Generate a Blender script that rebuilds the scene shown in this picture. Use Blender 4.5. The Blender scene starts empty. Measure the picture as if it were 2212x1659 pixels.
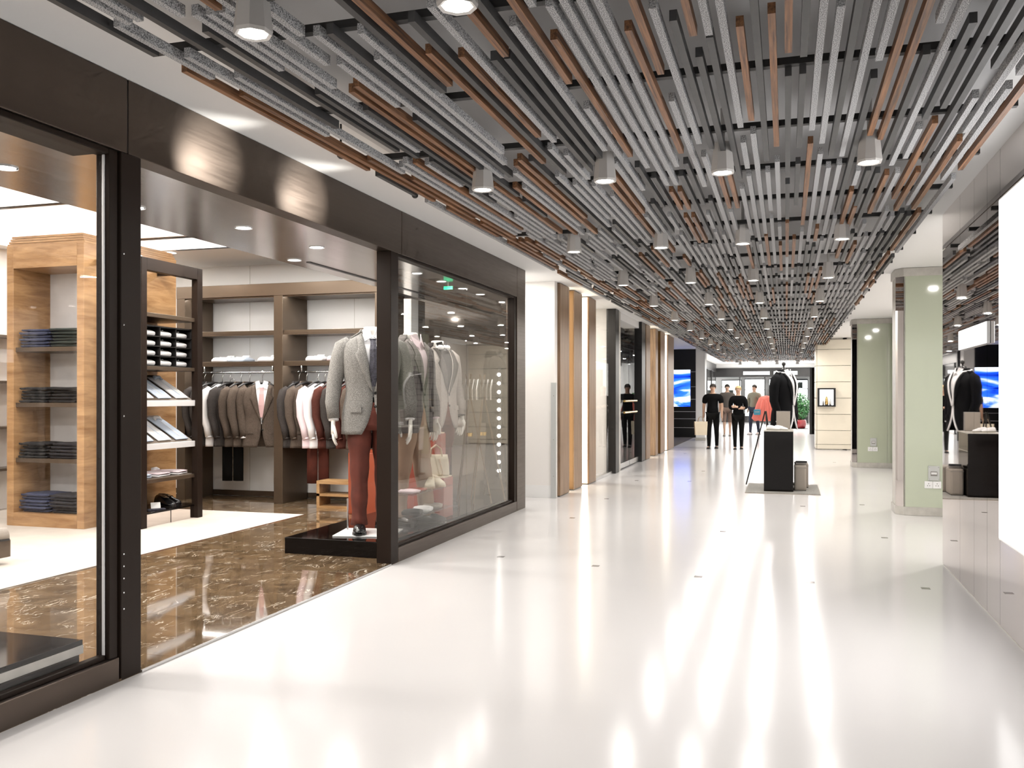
import bpy, bmesh, math, random
from mathutils import Vector, Matrix
random.seed(7)
PI = math.pi
scene = bpy.context.scene
C = scene.collection

# ---------------------------------------------------------------- camera, world, exposure
cam = bpy.data.cameras.new('camera'); camo = bpy.data.objects.new('camera', cam); C.objects.link(camo)
camo.location = (0, 0, 1.4); camo.rotation_euler = (PI/2, 0, math.radians(17.011))
cam.sensor_width = 36.0; cam.lens = 36*1935/2212; cam.shift_y = 25.5/2212
cam.clip_end = 300
scene.camera = camo
world = bpy.data.worlds.new('world'); scene.world = world; world.use_nodes = True
world.node_tree.nodes['Background'].inputs[0].default_value = (1.0, .98, .96, 1)
world.node_tree.nodes['Background'].inputs[1].default_value = 1.0
vs = scene.view_settings
vs.view_transform = 'Standard'; vs.look = 'None'; vs.gamma = 1; vs.use_curve_mapping = False
vs.exposure = 0.80
cy = scene.cycles
cy.use_denoising = True
cy.use_adaptive_sampling = True; cy.adaptive_threshold = .06; cy.adaptive_min_samples = 12
try: cy.denoiser = 'OPENIMAGEDENOISE'
except Exception: pass
cy.max_bounces = 7; cy.diffuse_bounces = 3; cy.glossy_bounces = 4; cy.transmission_bounces = 4; cy.transparent_max_bounces = 12
cy.sample_clamp_indirect = 6.0; cy.caustics_reflective = False; cy.caustics_refractive = False
LAMP_MALL, LAMP_STORE, ADDED_SPOT = 3.4, 12.0, 70.

# ---------------------------------------------------------------- materials
MATS = {}
def nodes(name):
    m = bpy.data.materials.new(name); m.use_nodes = True
    nt = m.node_tree; b = nt.nodes['Principled BSDF']; MATS[name] = m
    return m, nt, b
def M(name, col, rough=.5, metal=0., spec=.5, coat=0., emit=None, es=0., noise=0., nscale=8., bump=0., bscale=60.):
    m, nt, b = nodes(name)
    b.inputs['Base Color'].default_value = (*col, 1); b.inputs['Roughness'].default_value = rough
    b.inputs['Metallic'].default_value = metal; b.inputs['Specular IOR Level'].default_value = spec
    b.inputs['Coat Weight'].default_value = coat; b.inputs['Coat Roughness'].default_value = .05
    if emit: b.inputs['Emission Color'].default_value = (*emit, 1); b.inputs['Emission Strength'].default_value = es
    tc = None
    if noise or bump: tc = nt.nodes.new('ShaderNodeTexCoord')
    if noise:
        n = nt.nodes.new('ShaderNodeTexNoise'); n.inputs['Scale'].default_value = nscale; n.inputs['Detail'].default_value = 4
        nt.links.new(tc.outputs['Object'], n.inputs['Vector'])
        r = nt.nodes.new('ShaderNodeValToRGB')
        r.color_ramp.elements[0].position = .3; r.color_ramp.elements[1].position = .7
        r.color_ramp.elements[0].color = (*[c*(1-noise) for c in col], 1); r.color_ramp.elements[1].color = (*[min(1, c*(1+noise)) for c in col], 1)
        nt.links.new(n.outputs['Fac'], r.inputs['Fac']); nt.links.new(r.outputs['Color'], b.inputs['Base Color'])
    if bump:
        n2 = nt.nodes.new('ShaderNodeTexNoise'); n2.inputs['Scale'].default_value = bscale; n2.inputs['Detail'].default_value = 3
        nt.links.new(tc.outputs['Object'], n2.inputs['Vector'])
        bp = nt.nodes.new('ShaderNodeBump'); bp.inputs['Strength'].default_value = bump; bp.inputs['Distance'].default_value = .01
        nt.links.new(n2.outputs['Fac'], bp.inputs['Height']); nt.links.new(bp.outputs['Normal'], b.inputs['Normal'])
    return m
def wood(name, c1, c2, scale, rough=.4, coat=0., perobj=True):
    """grain stretched along one axis: scale = (sx, sy, sz), the small one runs along the grain"""
    m, nt, b = nodes(name)
    tc = nt.nodes.new('ShaderNodeTexCoord'); mp = nt.nodes.new('ShaderNodeMapping'); mp.inputs['Scale'].default_value = scale
    if perobj:
        oi = nt.nodes.new('ShaderNodeObjectInfo'); ml = nt.nodes.new('ShaderNodeMath'); ml.operation = 'MULTIPLY'; ml.inputs[1].default_value = 37.
        nt.links.new(oi.outputs['Random'], ml.inputs[0]); nt.links.new(ml.outputs[0], mp.inputs['Location'])
    nt.links.new(tc.outputs['Object'], mp.inputs['Vector'])
    n = nt.nodes.new('ShaderNodeTexNoise'); n.inputs['Scale'].default_value = 1; n.inputs['Detail'].default_value = 6; n.inputs['Roughness'].default_value = .65; n.inputs['Distortion'].default_value = .6
    nt.links.new(mp.outputs['Vector'], n.inputs['Vector'])
    r = nt.nodes.new('ShaderNodeValToRGB'); e = r.color_ramp.elements
    e[0].position = .33; e[1].position = .68; e[0].color = (*c1, 1); e[1].color = (*c2, 1)
    nt.links.new(n.outputs['Fac'], r.inputs['Fac']); nt.links.new(r.outputs['Color'], b.inputs['Base Color'])
    b.inputs['Roughness'].default_value = rough; b.inputs['Coat Weight'].default_value = coat
    return m
def brushed(name, col, rough, scale, metal=1.):
    m, nt, b = nodes(name)
    tc = nt.nodes.new('ShaderNodeTexCoord'); mp = nt.nodes.new('ShaderNodeMapping'); mp.inputs['Scale'].default_value = scale
    n = nt.nodes.new('ShaderNodeTexNoise'); n.inputs['Scale'].default_value = 1; n.inputs['Detail'].default_value = 5
    nt.links.new(tc.outputs['Object'], mp.inputs['Vector']); nt.links.new(mp.outputs['Vector'], n.inputs['Vector'])
    r = nt.nodes.new('ShaderNodeMapRange'); r.inputs['To Min'].default_value = rough*.75; r.inputs['To Max'].default_value = rough*1.3
    nt.links.new(n.outputs['Fac'], r.inputs['Value']); nt.links.new(r.outputs['Result'], b.inputs['Roughness'])
    b.inputs['Base Color'].default_value = (*col, 1); b.inputs['Metallic'].default_value = metal
    return m
def glass(name, tint=(1, 1, 1), r0=.04, power=5.):
    """thin pane: clear, with a Schlick reflection that is the same from either side"""
    m, nt, b = nodes(name); nt.nodes.remove(b); L = nt.links.new
    o = nt.nodes['Material Output']; tr = nt.nodes.new('ShaderNodeBsdfTransparent'); gl = nt.nodes.new('ShaderNodeBsdfGlossy')
    gl.inputs['Roughness'].default_value = .0; tr.inputs['Color'].default_value = (*tint, 1)
    lw = nt.nodes.new('ShaderNodeLayerWeight'); lw.inputs['Blend'].default_value = .5; mx = nt.nodes.new('ShaderNodeMixShader')
    pw = nt.nodes.new('ShaderNodeMath'); pw.operation = 'POWER'; pw.inputs[1].default_value = power; L(lw.outputs['Facing'], pw.inputs[0])
    ma = nt.nodes.new('ShaderNodeMath'); ma.operation = 'MULTIPLY_ADD'; ma.inputs[1].default_value = 1-r0; ma.inputs[2].default_value = r0; L(pw.outputs[0], ma.inputs[0])
    L(ma.outputs[0], mx.inputs[0]); L(tr.outputs[0], mx.inputs[1]); L(gl.outputs[0], mx.inputs[2]); L(mx.outputs[0], o.inputs[0])
    return m
def emis(name, col, s):
    return M(name, (.9, .9, .9), .5, emit=col, es=s)
def felt(name, c1, c2, scale):
    m, nt, b = nodes(name)
    tc = nt.nodes.new('ShaderNodeTexCoord'); n = nt.nodes.new('ShaderNodeTexNoise'); n.inputs['Scale'].default_value = scale; n.inputs['Detail'].default_value = 2
    nt.links.new(tc.outputs['Object'], n.inputs['Vector'])
    r = nt.nodes.new('ShaderNodeValToRGB'); e = r.color_ramp.elements; e[0].position = .38; e[1].position = .62; e[0].color = (*c1, 1); e[1].color = (*c2, 1)
    nt.links.new(n.outputs['Fac'], r.inputs['Fac']); nt.links.new(r.outputs['Color'], b.inputs['Base Color'])
    b.inputs['Roughness'].default_value = .95; b.inputs['Specular IOR Level'].default_value = .1
    return m
def marble(name):
    m, nt, b = nodes(name)
    L = nt.links.new
    tc = nt.nodes.new('ShaderNodeTexCoord'); oi = nt.nodes.new('ShaderNodeObjectInfo')
    mm = nt.nodes.new('ShaderNodeVectorMath'); mm.operation = 'ADD'
    ml = nt.nodes.new('ShaderNodeMath'); ml.operation = 'MULTIPLY'; ml.inputs[1].default_value = 60
    L(oi.outputs['Random'], ml.inputs[0]); L(tc.outputs['Object'], mm.inputs[0]); L(ml.outputs[0], mm.inputs[1])
    n = nt.nodes.new('ShaderNodeTexNoise'); n.inputs['Scale'].default_value = 3.5; n.inputs['Detail'].default_value = 8; n.inputs['Roughness'].default_value = .65; n.inputs['Distortion'].default_value = 1.2
    L(mm.outputs[0], n.inputs['Vector'])
    r = nt.nodes.new('ShaderNodeValToRGB'); e = r.color_ramp.elements
    e[0].position = .3; e[1].position = .75; e[0].color = (.075, .047, .026, 1); e[1].color = (.25, .165, .09, 1)
    L(n.outputs['Fac'], r.inputs['Fac'])
    mp = nt.nodes.new('ShaderNodeMapping'); mp.inputs['Scale'].default_value = (2.6, 1.1, 1); mp.inputs['Rotation'].default_value = (0, 0, .5)
    L(mm.outputs[0], mp.inputs['Vector'])
    n2 = nt.nodes.new('ShaderNodeTexNoise'); n2.inputs['Scale'].default_value = 3.4; n2.inputs['Detail'].default_value = 7; n2.inputs['Roughness'].default_value = .55; n2.inputs['Distortion'].default_value = .9
    L(mp.outputs[0], n2.inputs['Vector'])
    s = nt.nodes.new('ShaderNodeMath'); s.operation = 'SUBTRACT'; s.inputs[1].default_value = .5; L(n2.outputs['Fac'], s.inputs[0])
    a = nt.nodes.new('ShaderNodeMath'); a.operation = 'ABSOLUTE'; L(s.outputs[0], a.inputs[0])
    v = nt.nodes.new('ShaderNodeValToRGB'); e = v.color_ramp.elements; e[0].position = 0; e[1].position = .012; e[0].color = (1, 1, 1, 1); e[1].color = (0, 0, 0, 1)
    L(a.outputs[0], v.inputs['Fac'])
    n3 = nt.nodes.new('ShaderNodeTexNoise'); n3.inputs['Scale'].default_value = 5; L(mm.outputs[0], n3.inputs['Vector'])
    g = nt.nodes.new('ShaderNodeMapRange'); g.inputs['From Min'].default_value = .44; g.inputs['From Max'].default_value = .6; L(n3.outputs['Fac'], g.inputs['Value'])
    mu = nt.nodes.new('ShaderNodeMath'); mu.operation = 'MULTIPLY'; L(v.outputs['Color'], mu.inputs[0]); L(g.outputs['Result'], mu.inputs[1])
    mx = nt.nodes.new('ShaderNodeMix'); mx.data_type = 'RGBA'; mx.inputs[7].default_value = (.85, .78, .66, 1)
    L(mu.outputs[0], mx.inputs[0]); L(r.outputs['Color'], mx.inputs[6]); L(mx.outputs[2], b.inputs['Base Color'])
    b.inputs['Roughness'].default_value = .05; b.inputs['Coat Weight'].default_value = .35
    return m
def plaid(name, c1, c2, sx):
    m, nt, b = nodes(name); L = nt.links.new
    tc = nt.nodes.new('ShaderNodeTexCoord'); sp = nt.nodes.new('ShaderNodeSeparateXYZ'); L(tc.outputs['Object'], sp.inputs[0])
    outs = []
    for ax in (0, 2):
        mu = nt.nodes.new('ShaderNodeMath'); mu.operation = 'MULTIPLY'; mu.inputs[1].default_value = sx; L(sp.outputs[ax], mu.inputs[0])
        f = nt.nodes.new('ShaderNodeMath'); f.operation = 'FRACT'; L(mu.outputs[0], f.inputs[0])
        l = nt.nodes.new('ShaderNodeMath'); l.operation = 'LESS_THAN'; l.inputs[1].default_value = .14; L(f.outputs[0], l.inputs[0]); outs.append(l)
    ad = nt.nodes.new('ShaderNodeMath'); ad.operation = 'ADD'; L(outs[0].outputs[0], ad.inputs[0]); L(outs[1].outputs[0], ad.inputs[1])
    mr = nt.nodes.new('ShaderNodeMath'); mr.operation = 'MULTIPLY'; mr.inputs[1].default_value = .45; L(ad.outputs[0], mr.inputs[0])
    mx = nt.nodes.new('ShaderNodeMix'); mx.data_type = 'RGBA'; mx.inputs[6].default_value = (*c1, 1); mx.inputs[7].default_value = (*c2, 1)
    L(mr.outputs[0], mx.inputs[0]); L(mx.outputs[2], b.inputs['Base Color']); b.inputs['Roughness'].default_value = .9
    return m

M('floor_white', (.73, .71, .71), .16, spec=.2, coat=0., noise=.015, nscale=.6)
M('inlay', (.22, .2, .19), .15)
M('plaster', (.86, .855, .845), .7)
M('plaster_warm', (.86, .83, .80), .6)
M('ceil_shade', (.60, .60, .605), .8)
wood('walnut', (.048, .019, .008), (.32, .148, .064), (95, 2.6, 95), .5)
felt('felt_grey', (.11, .11, .115), (.62, .62, .625), 260)
M('batten_dark', (.048, .048, .049), .5, noise=.08, nscale=20)
M('track_black', (.012, .012, .012), .5)
brushed('bronze', (.10, .078, .064), .34, (3, 3, 60), .85)
brushed('soffit_metal', (.80, .77, .75), .2, (60, 2, 2), 1.)
M('frame_dark', (.017, .0105, .0075), .42, spec=.14)
M('frame_brown', (.12, .088, .062), .35, metal=.55)
M('black', (.010, .009, .009), .35)
M('black_gloss', (.005, .0035, .003), .06, spec=.15)
M('black_cloth', (.005, .005, .006), .9, spec=.15)
M('white_metal', (.75, .75, .76), .3, metal=.2)
M('steel', (.6, .6, .6), .25, metal=1.)
M('gold', (.75, .52, .2), .2, metal=1.)
M('gold_panel', (.15, .075, .02), .4, metal=.3)
wood('fin_wood', (.15, .085, .045), (.33, .21, .125), (40, 40, 1.6), .4)
wood('cab_wood', (.27, .135, .05), (.50, .30, .14), (2.0, 2.0, 14), .35, .2)
wood('step_wood', (.30, .16, .06), (.52, .33, .16), (2, 14, 14), .35)
M('marble_white', (.72, .71, .71), .2, noise=.08, nscale=5)
M('carpet', (.60, .54, .475), .95, noise=.06, nscale=4, bump=.4, bscale=300)
M('carpet_dark', (.10, .085, .075), .95, noise=.3, nscale=80)
M('mat_grey', (.30, .29, .27), .9, noise=.3, nscale=120)
marble('marble')
glass('glass', (1, 1, 1), .03)
glass('glass_window', (.95, .95, .94), .05)
glass('glass_clear', (1, 1, 1), .01, 9.)
glass('acrylic', (.97, .97, .97), .03)
M('mirror', (.66, .61, .585), .015, metal=1.)
M('mirror_dark', (.12, .108, .098), .05, metal=.9)
M('green_glass', (.46, .50, .38), .06, coat=.6)
M('stone', (.50, .48, .44), .4, noise=.1, nscale=12)
M('cream', (.82, .76, .64), .35, noise=.04, nscale=2)
emis('lamp', (1, .97, .93), 8); emis('lamp_soft', (1, .98, .95), 5); emis('led', (1, .88, .68), 4.5); emis('lightbox', (1, 1, 1), 1.6)
emis('led_white', (1, .97, .93), 26)
emis('ceiling_glow', (1, .95, .9), 1.1)
emis('shop_light', (.95, 1, 1), 2.6)
M('housing', (.52, .50, .48), .45)
M('mannequin', (.87, .84, .79), .45)
felt('tweed', (.10, .095, .088), (.40, .385, .365), 380)
plaid('plaid_grey', (.20, .18, .175), (.05, .045, .045), 22)
felt('tweed_light', (.28, .25, .23), (.52, .47, .44), 300)
M('shirt_white', (.85, .84, .85), .8); M('shirt_blue', (.60, .68, .80), .8); M('shirt_pink', (.82, .68, .72), .8)
M('tie', (.05, .048, .065), .5, noise=.6, nscale=90); M('tie_pink', (.62, .40, .40), .5)
M('trouser_haze_red', (.10, .020, .011), .8, noise=.3, nscale=7); M('trouser_black', (.006, .006, .006), .85, spec=.15); M('trouser_sand', (.42, .29, .21), .85)  # trouser red carries the tint of a red haze
felt('suit_brown', (.05, .038, .030), (.15, .118, .096), 320); felt('suit_dark', (.025, .022, .022), (.085, .075, .07), 320); felt('suit_maroon', (.05, .016, .012), (.12, .045, .035), 320)
M('red_haze_lacquer', (.30, .035, .012), .22, coat=.4)  # block red, part own colour, part standing in for red haze
M('orange_haze', (.30, .055, .018), .3, coat=.2)  # orange standing in for the smoky red haze
M('denim', (.045, .055, .11), .9, noise=.3, nscale=25); M('denim_dark', (.02, .02, .026), .9, noise=.3, nscale=25); M('denim_black', (.010, .010, .012), .9); M('green_dark', (.035, .045, .04), .9)
M('leather_black', (.008, .008, .009), .22, coat=.3); M('leather_tan', (.55, .42, .3), .5); M('leather_grey', (.33, .29, .25), .6, bump=.2, bscale=120)
M('cream_bag', (.74, .66, .52), .6); M('pink_knit', (.72, .42, .52), .9, bump=.3, bscale=200)
M('skin', (.62, .40, .29), .55); M('hair_dark', (.02, .014, .01), .7); M('hair_blond', (.55, .40, .20), .7); M('lips', (.45, .16, .13), .5)
M('tee_grey', (.11, .095, .085), .9); M('shorts', (.22, .15, .12), .9); M('olive', (.27, .25, .19), .9); M('coral', (.86, .22, .17), .8); M('jeans_blue', (.035, .045, .075), .9); M('teal', (.05, .25, .35), .6)
M('pot_red', (.20, .01, .014), .15, coat=.5); M('leaf', (.03, .13, .035), .45, noise=.4, nscale=6); M('bark', (.1, .06, .03), .8)
M('plastic_white', (.82, .82, .82), .3); M('plastic_grey', (.5, .51, .5), .4)
M('board_grey', (.26, .24, .225), .7); M('paper', (.85, .85, .84), .7)
M('exit_green', (.0, .45, .2), .4, emit=(.0, .8, .35), es=.5)
m, nt, b = nodes('screen')
tc = nt.nodes.new('ShaderNodeTexCoord'); mp = nt.nodes.new('ShaderNodeMapping'); mp.inputs['Rotation'].default_value = (0, -.9, 0); mp.inputs['Scale'].default_value = (.55, 1, 2.2); mp.inputs['Location'].default_value = (.35, 0, .2)
gr = nt.nodes.new('ShaderNodeTexNoise'); gr.inputs['Scale'].default_value = 1.3; gr.inputs['Detail'].default_value = 4; gr.inputs['Distortion'].default_value = .7
cr = nt.nodes.new('ShaderNodeValToRGB'); e = cr.color_ramp.elements
e[0].position = .36; e[0].color = (.0, .01, .25, 1); e[1].position = .66; e[1].color = (.85, .95, 1, 1); k = e.new(.5); k.color = (.02, .12, .95, 1)
nt.links.new(tc.outputs['Object'], mp.inputs[0]); nt.links.new(mp.outputs[0], gr.inputs['Vector']); nt.links.new(gr.outputs['Fac'], cr.inputs['Fac'])
nt.links.new(cr.outputs['Color'], b.inputs['Emission Color']); b.inputs['Emission Strength'].default_value = 1.7; b.inputs['Base Color'].default_value = (.01, .01, .02, 1); b.inputs['Roughness'].default_value = .1

# ---------------------------------------------------------------- mesh helpers
class MB:
    def __init__(s): s.v = []; s.f = []
    def add(s, vs, fs):
        o = len(s.v); s.v += [tuple(p) for p in vs]; s.f += [tuple(i+o for i in q) for q in fs]; return s
    def box(s, x0, x1, y0, y1, z0, z1):
        return s.add([(x0,y0,z0),(x1,y0,z0),(x1,y1,z0),(x0,y1,z0),(x0,y0,z1),(x1,y0,z1),(x1,y1,z1),(x0,y1,z1)],
                     [(0,3,2,1),(4,5,6,7),(0,1,5,4),(1,2,6,5),(2,3,7,6),(3,0,4,7)])
    def loft(s, rings, cap=True, closed=True):
        n = len(rings[0]); vs = [p for r in rings for p in r]; fs = []
        for i in range(len(rings)-1):
            for j in range(n if closed else n-1):
                k = (j+1) % n
                fs.append((i*n+j, i*n+k, (i+1)*n+k, (i+1)*n+j))
        if cap:
            fs.append(tuple(range(n-1, -1, -1))); fs.append(tuple((len(rings)-1)*n+j for j in range(n)))
        return s.add(vs, fs)
    def tube(s, path, radii, n=10, squash=1.0, cap=True):
        path = [Vector(p) for p in path]; rings = []
        if not isinstance(radii, (list, tuple)): radii = [radii]*len(path)
        up = None
        for i, p in enumerate(path):
            d = (path[min(i+1, len(path)-1)] - path[max(i-1, 0)]).normalized()
            if up is None:
                up = Vector((1,0,0)) if abs(d.x) < .8 else Vector((0,1,0))
            u = (up - d*up.dot(d)).normalized(); w = d.cross(u); up = u
            r = radii[i]; r1, r2 = (r if isinstance(r, (list, tuple)) else (r, r*squash))
            rings.append([p + u*r1*math.cos(2*PI*j/n) + w*r2*math.sin(2*PI*j/n) for j in range(n)])
        return s.loft(rings, cap)
    def lathe(s, prof, n=20, c=(0,0,0), cap=True):
        return s.loft([[(c[0]+r*math.cos(2*PI*j/n), c[1]+r*math.sin(2*PI*j/n), c[2]+z) for j in range(n)] for r, z in prof], cap)
    def ell(s, c, r, n=12, m=8):
        return s.loft([[(c[0]+r[0]*math.sin(PI*i/m)*math.cos(2*PI*j/n), c[1]+r[1]*math.sin(PI*i/m)*math.sin(2*PI*j/n), c[2]-r[2]*math.cos(PI*i/m)) for j in range(n)] for i in [.15]+list(range(1, m))+[m-.15]])
    def prism(s, poly, ax, a, b):
        """polygon in the two other axes extruded along ax (0,1,2) from a to b"""
        def P(p, t): q = list(p); q.insert(ax, t); return tuple(q)
        n = len(poly)
        return s.add([P(p, a) for p in poly]+[P(p, b) for p in poly], [tuple(range(n-1,-1,-1)), tuple(range(n, 2*n))]+[(i, (i+1)%n, n+(i+1)%n, n+i) for i in range(n)])
    def mesh(s, name, mat, smooth=False):
        me = bpy.data.meshes.new(name); me.from_pydata(s.v, [], s.f); me.materials.append(MATS[mat]); me.validate()
        bm = bmesh.new(); bm.from_mesh(me); bmesh.ops.recalc_face_normals(bm, faces=bm.faces); bm.to_mesh(me); bm.free()
        if smooth: me.polygons.foreach_set('use_smooth', [True]*len(me.polygons))
        return me
    def build(s, name, mat, parent=None, smooth=False, bevel=0., solid=0., sub=0):
        return put(name, s.mesh(name, mat, smooth), parent, bevel, solid, sub)
def put(name, me, parent=None, bevel=0., solid=0., sub=0, loc=None, rz=0):
    o = bpy.data.objects.new(name, me); C.objects.link(o)
    if parent: o.parent = parent
    if loc: o.location = loc
    if rz: o.rotation_euler.z = rz
    if bevel:
        b = o.modifiers.new('bevel', 'BEVEL'); b.width = bevel; b.segments = 2; b.limit_method = 'ANGLE'
    if solid:
        b = o.modifiers.new('solid', 'SOLIDIFY'); b.thickness = solid; b.offset = 0
    if sub:
        b = o.modifiers.new('sub', 'SUBSURF'); b.levels = sub; b.render_levels = sub
    return o
def bx(*a): return MB().box(*a)
def tag(o, label=None, cat=None, group=None, kind=None):
    if label: o['label'] = label
    if cat: o['category'] = cat
    if group: o['group'] = group
    if kind: o['kind'] = kind
    return o
def thing(name, label, cat, loc=(0,0,0), rz=0, group=None, s=1.):
    o = bpy.data.objects.new(name, None); C.objects.link(o); o.location = loc; o.rotation_euler = (0,0,rz); o.scale = (s,s,s); o.empty_display_size = .1
    return tag(o, label, cat, group)
def struct(name, label=None):
    o = bpy.data.objects.new(name, None); C.objects.link(o); o.empty_display_size = .1
    return tag(o, label, None, None, 'structure')
def kids(o): return [c for c in o.children]
def copy_tree(o, parent=None):
    c = o.copy(); C.objects.link(c); c.parent = parent
    for ch in kids(o): copy_tree(ch, c)
    return c
def lamp(name, parent, loc, power, size, rot=(0,0,0), col=(1,.96,.9), spread=PI):
    l = bpy.data.lights.new(name, 'AREA'); l.shape = 'DISK'; l.size = size; l.energy = power; l.color = col; l.spread = spread
    o = bpy.data.objects.new(name, l); C.objects.link(o); o.location = loc; o.rotation_euler = rot
    if parent: o.parent = parent
    return o
# ================================================================= the setting
ZC = 2.97                                   # ceiling above the battens
fl = bx(-12, 4.2, -4, 50, -.12, 0).build('floor', 'floor_white'); tag(fl, 'polished white stone mall floor with small dark inlays', kind='structure')
inl = bx(-.03, .03, -.03, .03, 0, .0015).mesh('inlay', 'inlay')
for y in (7.33, 9.75, 12.2, 14.7, 17.2, 19.7, 22.2, 27, 31):
    for x in (-2.35, -1.5, -.65, .2, .95):
        if random.random() < .5: put('inlay', inl, fl, loc=(x+random.uniform(-.03, .03), y+random.uniform(-.3, .3), 0))
cl = bx(-3.9, 1.05, -4, 36.4, ZC, ZC+.1).build('ceiling', 'plaster'); tag(cl, 'white mall ceiling carrying wooden, grey felt and dark metal battens', kind='structure')
o = bx(.98, 4.2, -4, 36.4, 2.9, 3.1).build('soffit', 'plaster', cl)
bx(-2.44, .98, -4, 36.3, ZC-.006, ZC).build('shade_field', 'ceil_shade', cl)  # flat grey panel, shade above the battens put into its colour
o = bx(-4.2, 4.2, 36.4, 50, ZC, ZC+.1).build('end_ceiling', 'plaster', cl)

# --- battens: lane, start, end, kind
BT = '-42,1.18,2.93,D;-42,3.1,4.78,W;-41,2.65,3.21,G;-41,3.42,5.67,W;-40,0.9,2.65,G;-40,2.97,4.09,G;-39,0.9,2.64,G;-39,3.22,4.91,G;-39,5.06,7.19,W;-38,2.24,3.98,D;-36,0.9,2.65,G;-36,2.78,4.46,D;-36,4.7,6.85,W;-35,2.65,3.21,G;-35,3.5,4.61,D;-35,4.75,5.32,G;-34,2.66,4.5,G;-33,0.89,2.64,W;-33,2.66,3.46,G;-33,3.76,5.34,D;-32,0.91,2.66,G;-32,3.52,5.22,W;-31,0.97,2.72,G;-31,2.74,3.21,G;-31,3.46,5.12,W;-30,1.18,2.92,G;-30,3.21,3.77,G;-30,3.97,5.69,D;-29,0.89,2.63,D;-29,2.93,5.18,G;-28,2.93,5.18,D;-27,3.21,4.89,G;-26,2.96,4.66,G;-26,4.92,7.2,W;-25,1.9,3.65,D;-24,1.84,3.58,W;-23,3.21,4.93,W;-23,5.24,6.93,G;-22,2.92,5.2,D;-22,5.47,6.61,G;-21,3.28,4.42,W;-21,4.65,7.53,G;-20,2.83,4.53,G;-20,4.79,5.37,G;-20,5.54,7.87,G;-19,3.35,5.18,D;-19,5.86,7.61,G;-18,1.58,3.33,W;-18,3.35,5.06,D;-18,5.5,6.49,W;-18,6.51,7.66,W;-17,2.58,4.91,D;-17,5.26,6.49,W;-17,6.62,7.6,G;-16,3.06,4.77,G;-16,5.04,7.92,G;-15,1.95,3.7,W;-15,4.04,5.76,G;-15,6.17,7.34,D;-14,1.19,2.93,G;-14,3.22,4.93,W;-14,5.16,6.31,D;-14,6.65,7.21,G;-13,2.94,5.2,G;-13,5.44,7.74,D;-12,2.67,5.67,G;-12,5.85,6.44,W;-12,6.72,7.88,W;-11,2.68,5.67,G;-11,5.85,6.44,W;-11,6.72,7.88,W;-10,2.7,5.22,G;-10,5.44,7.76,D;-9,3.22,4.94,W;-9,5.16,6.32,D;-9,6.67,7.25,G;-8,1.96,3.7,W;-8,4.05,5.77,G;-8,6.19,7.35,D;-7,3.06,4.78,G;-7,5.04,7.94,G;-6,3.18,4.9,D;-6,5.48,6.49,W;-6,6.61,7.74,G;-5,1.6,3.34,W;-5,3.55,5.02,D;-5,5.49,6.5,W;-5,7.41,7.76,W;-4,1.61,3.35,G;-4,3.37,5.65,D;-4,5.89,7.62,G;-3,2.81,4.55,G;-3,4.82,5.38,G;-3,5.56,7.9,G;-2,3.3,4.45,W;-2,4.67,7.59,G;-2,7.69,9.46,W;-1,2.85,5.24,D;-1,5.5,6.65,G;-1,6.94,9.34,G;0,3.22,4.95,W;0,5.27,7.02,G;0,7.3,7.89,G;0,8.21,9.88,W;1,1.86,3.61,W;1,3.87,5.62,D;1,5.84,7.01,D;2,1.92,3.67,D;2,3.86,5.01,D;2,5.35,6.51,D;2,7.9,9.7,W;3,2.92,4.7,G;3,4.94,7.28,W;3,7.56,9.33,G;4,3.23,4.96,G;4,5.17,8.08,G;5,2.96,5.24,D;5,5.5,7.24,G;5,7.47,8.07,W;6,2.98,5.26,G;6,5.45,7.79,G;6,8.06,9.81,G;7,2.06,3.8,G;7,4,6.89,D;7,7.08,8.84,G;8,3.01,4.88,W;8,5.62,6.01,G;8,6.18,7.36,W;9,3.03,4.98,W;9,5.63,6.66,D;9,6.7,7.86,W;10,1.73,3.48,G;10,3.78,5.52,D;10,5.71,7.48,D;10,7.77,9.37,D;11,3.06,5.55,G;11,5.78,6.97,W;11,7.36,7.94,G;11,8.35,9.52,W;12,3.51,4.67,D;12,4.83,5.41,G;12,5.75,6.92,G;12,7.93,9.77,G;13,2.77,4.52,D;13,4.75,6.5,W;13,6.9,8.66,G;14,3.11,5.54,D;14,5.76,6.92,W;14,7.11,7.69,G;15,2.29,4.03,D;15,4.4,6.74,G;15,7.01,9.37,D;16,3.15,4.97,G;16,5.12,6.89,W;16,7.13,8.91,D;17,2.4,4.14,G;17,4.31,6.02,G;17,7.03,8.82,W;18,3.18,5.78,W;18,6,8.95,G'
def lane_off(l):
    pts = [(-43,.7),(-36,.65),(-31,.3),(-20,.08),(0,0),(18,.4),(20,.45)]
    for (a,b),(c2,d) in zip(pts, pts[1:]):
        if a <= l <= c2: return b+(d-b)*(l-a)/(c2-a)
    return 0
def lane_x(l): return -.049+.0556*(l+lane_off(l))+.001
BW, BH, BZ = .0135, .039, 2.72
bat = []
occ = {}
for s in BT.split(';'):
    l, a, b2, t = s.split(','); bat.append((int(l), float(a), float(b2), t)); occ.setdefault(int(l), []).append((float(a), float(b2)))
rnd = random.Random(31)
LEN = [.57, 1.15, 1.15, 1.74, 1.74, 1.74, 2.3]
def pick(): return rnd.choices('GDW', (.47, .31, .22))[0]
LIGHTX = (-1.71, -.98, -.33, .415); LIGHTY = [2.62+2.38*i for i in range(-2, 15)]
def blocked(x, a, b2):
    return any(abs(x-lx) < .085 and a < ly+.085 and b2 > ly-.085 for lx in LIGHTX for ly in LIGHTY)
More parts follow.
